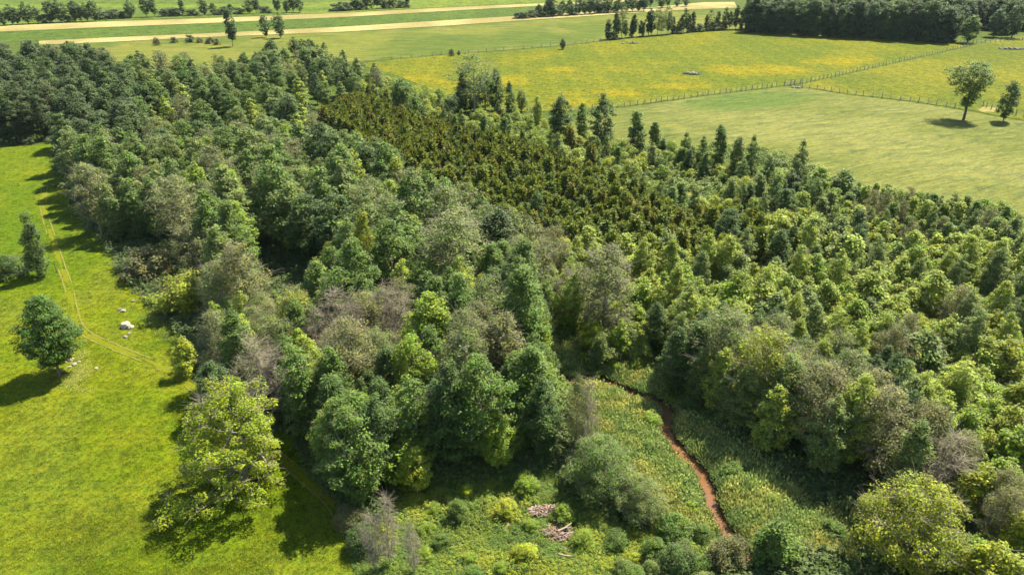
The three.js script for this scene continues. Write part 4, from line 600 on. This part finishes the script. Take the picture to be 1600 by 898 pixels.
const WOODM = new THREE.MeshStandardMaterial({ color: lin(.24, .205, .165), vertexColors: true, roughness: .95 }), WIRE = new THREE.MeshStandardMaterial({ color: lin(.22, .21, .20), roughness: .6, metalness: .5, vertexColors: true });
function postGeo(seed, h, r) { const R = rng(seed), g = new Geo(); const lx = (R() - .5) * .22, lz = (R() - .5) * .22; g.tube([[0, -.3, 0], [lx * .5, h * .5, lz * .5], [lx, h, lz], [lx, h + .02, lz]], r, r * .82, 6, [1, 1, 1]); g.tube([[lx, h + .02, lz], [lx, h + .05, lz]], r * .82, .01, 6, [1.2, 1.2, 1.2]); return g.build(); }
const posts = [postGeo(1, 1.45, .10), postGeo(2, 1.35, .09), postGeo(3, 1.55, .11), postGeo(4, 1.4, .085)];
function fence(line, step, label, thick = 1, seed = 1, wires = 3) {
  const P = px(line), g = new THREE.Group(), R = rng(seed), pts = []; g.name = numbered('wire_fence'); g.position.set(P[0][0], 0, P[0][1]);
  let carry = 0; for (let i = 1; i < P.length; i++) { const [ax, az] = P[i - 1], [bx, bz] = P[i], L = Math.hypot(bx - ax, bz - az); let d = carry; for (; d < L; d += step * (.85 + .3 * R())) pts.push([lerp(ax, bx, d / L) + (R() - .5) * .25, lerp(az, bz, d / L) + (R() - .5) * .25]); carry = d - L; }
  pts.forEach(([x, zz], k) => { const m = new THREE.Mesh(posts[k % 4], WOODM); m.name = 'post'; m.position.set(x - P[0][0], ground(x, zz), zz - P[0][1]); m.rotation.y = R() * 6; const s = (.85 + .3 * R()) * (.5 + .5 * thick); m.scale.set(thick, s, thick); g.add(m); });
  for (let w = 0; w < wires; w++) { const t = new Geo(); t.tube(pts.map(([x, zz]) => [x - P[0][0], ground(x, zz) + .45 + w * .4, zz - P[0][1]]), .012, .012, 3); const m = new THREE.Mesh(t.build(), WIRE); m.name = 'wire'; g.add(m); }
  tag(g, label, 'fence'); scene.add(shadows(g));
}
fence([[892, 174], [960, 168], [1100, 150], [1222, 134.5]], 2.6, 'wire fence on wooden posts between buttercup meadow and hay field', 1.3, 1);
fence([[1254, 130.5], [1340, 112], [1420, 94], [1490, 78], [1520, 71]], 3, 'wire fence running uphill between buttercup meadow and side pasture', 1.3, 2);
fence([[1254, 137], [1330, 148], [1430, 160], [1500, 171.5]], 2.8, 'wire fence on wooden posts between side pasture and hay field up to the elm', 1.3, 3);
fence([[1536, 167], [1560, 175], [1604, 184]], 2.2, 'short fence of leaning posts beside the elm', 1.5, 4);
fence([[612, 94], [700, 85.5], [800, 78], [890, 70.5], [946, 63.5]], 5, 'old post fence between far meadow and buttercup meadow', 1.4, 5, 2);
fence([[1500, 69], [1550, 66], [1604, 63]], 3, 'post fence by the round trees at the frame edge', 1.5, 6);
{
  const g = new THREE.Group(), [x0, z0] = at(1226, 134.2), [x1, z1] = at(1251, 130.8), L = Math.hypot(x1 - x0, z1 - z0); g.name = 'wooden_gate'; g.position.set(x0, 0, z0); g.rotation.y = -Math.atan2(z1 - z0, x1 - x0);
  for (const x of [0, L * .38, L * .62, L]) { const t = new Geo(); t.tube([[x, -.3, 0], [x, 1.9, .03], [x, 1.95, .03]], .17, .15, 7); const m = new THREE.Mesh(t.build(), WOODM); m.name = 'post'; g.add(m); }
  for (const y of [.5, 1.0, 1.45]) { const t = new Geo(); t.tube([[0, y, .1], [L * .5, y + .03, .1], [L, y, .1]], .07, .07, 5); const m = new THREE.Mesh(t.build(), WOODM); m.name = 'rail'; g.add(m); }
  tag(g, 'weathered wooden gate where the meadow fences meet', 'gate'); scene.add(shadows(g));
}
for (const [x, y, h, l] of [[89, 427, 1.7, 'thin leaning stake beside the wheel track at its bend'], [127, 523, 1.7, 'thin stake at the corner of the wheel track past the dark pasture tree']]) { const [a, b] = at(x, y), m = new THREE.Mesh(postGeo(40 + x, h, .055), BARK.dark); m.name = numbered('wooden_stake'); m.position.set(a, ground(a, b), b); m.rotation.y = 1; tag(m, l, 'stake'); scene.add(shadows(m)); }
const DEBRIS = [bark(.26, .155, .115), bark(.22, .16, .125), bark(.15, .10, .08), bark(.25, .20, .16)];
function brush(name, cx, cy, rx, rz, n, len, hgt, label, seed, r = .05) {
  const [x, zz] = at(cx, cy), g = new THREE.Group(), R = rng(seed); g.name = numbered(name); g.position.set(x, ground(x, zz), zz);
  for (let k = 0; k < n; k++) { const t = new Geo(), a = R() * 3.14, d = Math.sqrt(R()), b = R() * 6.283, cx2 = Math.cos(b) * d * rx, cz2 = Math.sin(b) * d * rz, y = hgt * (1 - d * d) * R() + .06, l = len * (.4 + .8 * R()) / 2, dx = Math.cos(a) * l, dz = Math.sin(a) * l * .7, dy = (R() - .5) * .5; t.tube([[cx2 - dx, y - dy * .4, cz2 - dz], [cx2 + (R() - .5) * .3, y + .06, cz2 + (R() - .5) * .3], [cx2 + dx, y + dy * .5, cz2 + dz]], r * (.5 + R()), r * .3, 4, [.8 + .4 * R(), .8 + .4 * R(), .8 + .4 * R()]); const m = new THREE.Mesh(t.build(), DEBRIS[k % 4]); m.name = 'branch'; g.add(m); }
  tag(g, label, 'brush pile'); scene.add(shadows(g));
}
brush('brush_pile', 853, 798, 1.6, .7, 150, 1.1, .4, 'heap of reddish cut branches beside the broad leafy shrub', 701, .06);
brush('brush_pile', 872, 832, 1.4, 1.1, 90, 1.1, .22, 'loose scatter of pale sticks below the reddish branch heap', 702, .05);
brush('brush_pile', 893, 868, 1.6, .9, 26, 1.6, .15, 'few bleached sticks lying in the weeds below the stick scatter', 703, .05);
for (const [a, b, r, l] of [[[872, 832], [893, 823], .11, 'bleached forked log leaning over the pale stick scatter'], [[873, 868], [893, 874], .09, 'bleached log in the weeds under the stick scatter'], [[1432, 740], [1440, 762], .05, 'fallen grey limb by the leafless tree']]) { const P = at(...a), Q = at(...b), g = new THREE.Group(); g.name = numbered('fallen_log'); g.position.set(P[0], ground(...P), P[1]); const t = new Geo(), dx = Q[0] - P[0], dz = Q[1] - P[1]; t.tube([[0, .25, 0], [dx * .5, .4, dz * .5 + .1], [dx, .55, dz]], r, r * .6, 7); const m = new THREE.Mesh(t.build(), DEBRIS[3]); m.name = 'log'; g.add(m); const f = new Geo(); f.tube([[dx * .5, .4, dz * .5 + .1], [dx * .8 + .2, .6, dz * .6 + .3]], r * .6, r * .3, 5); const m2 = new THREE.Mesh(f.build(), DEBRIS[3]); m2.name = 'side_branch'; g.add(m2); tag(g, l, 'log'); scene.add(shadows(g)); }
renderer.render(scene, camera);
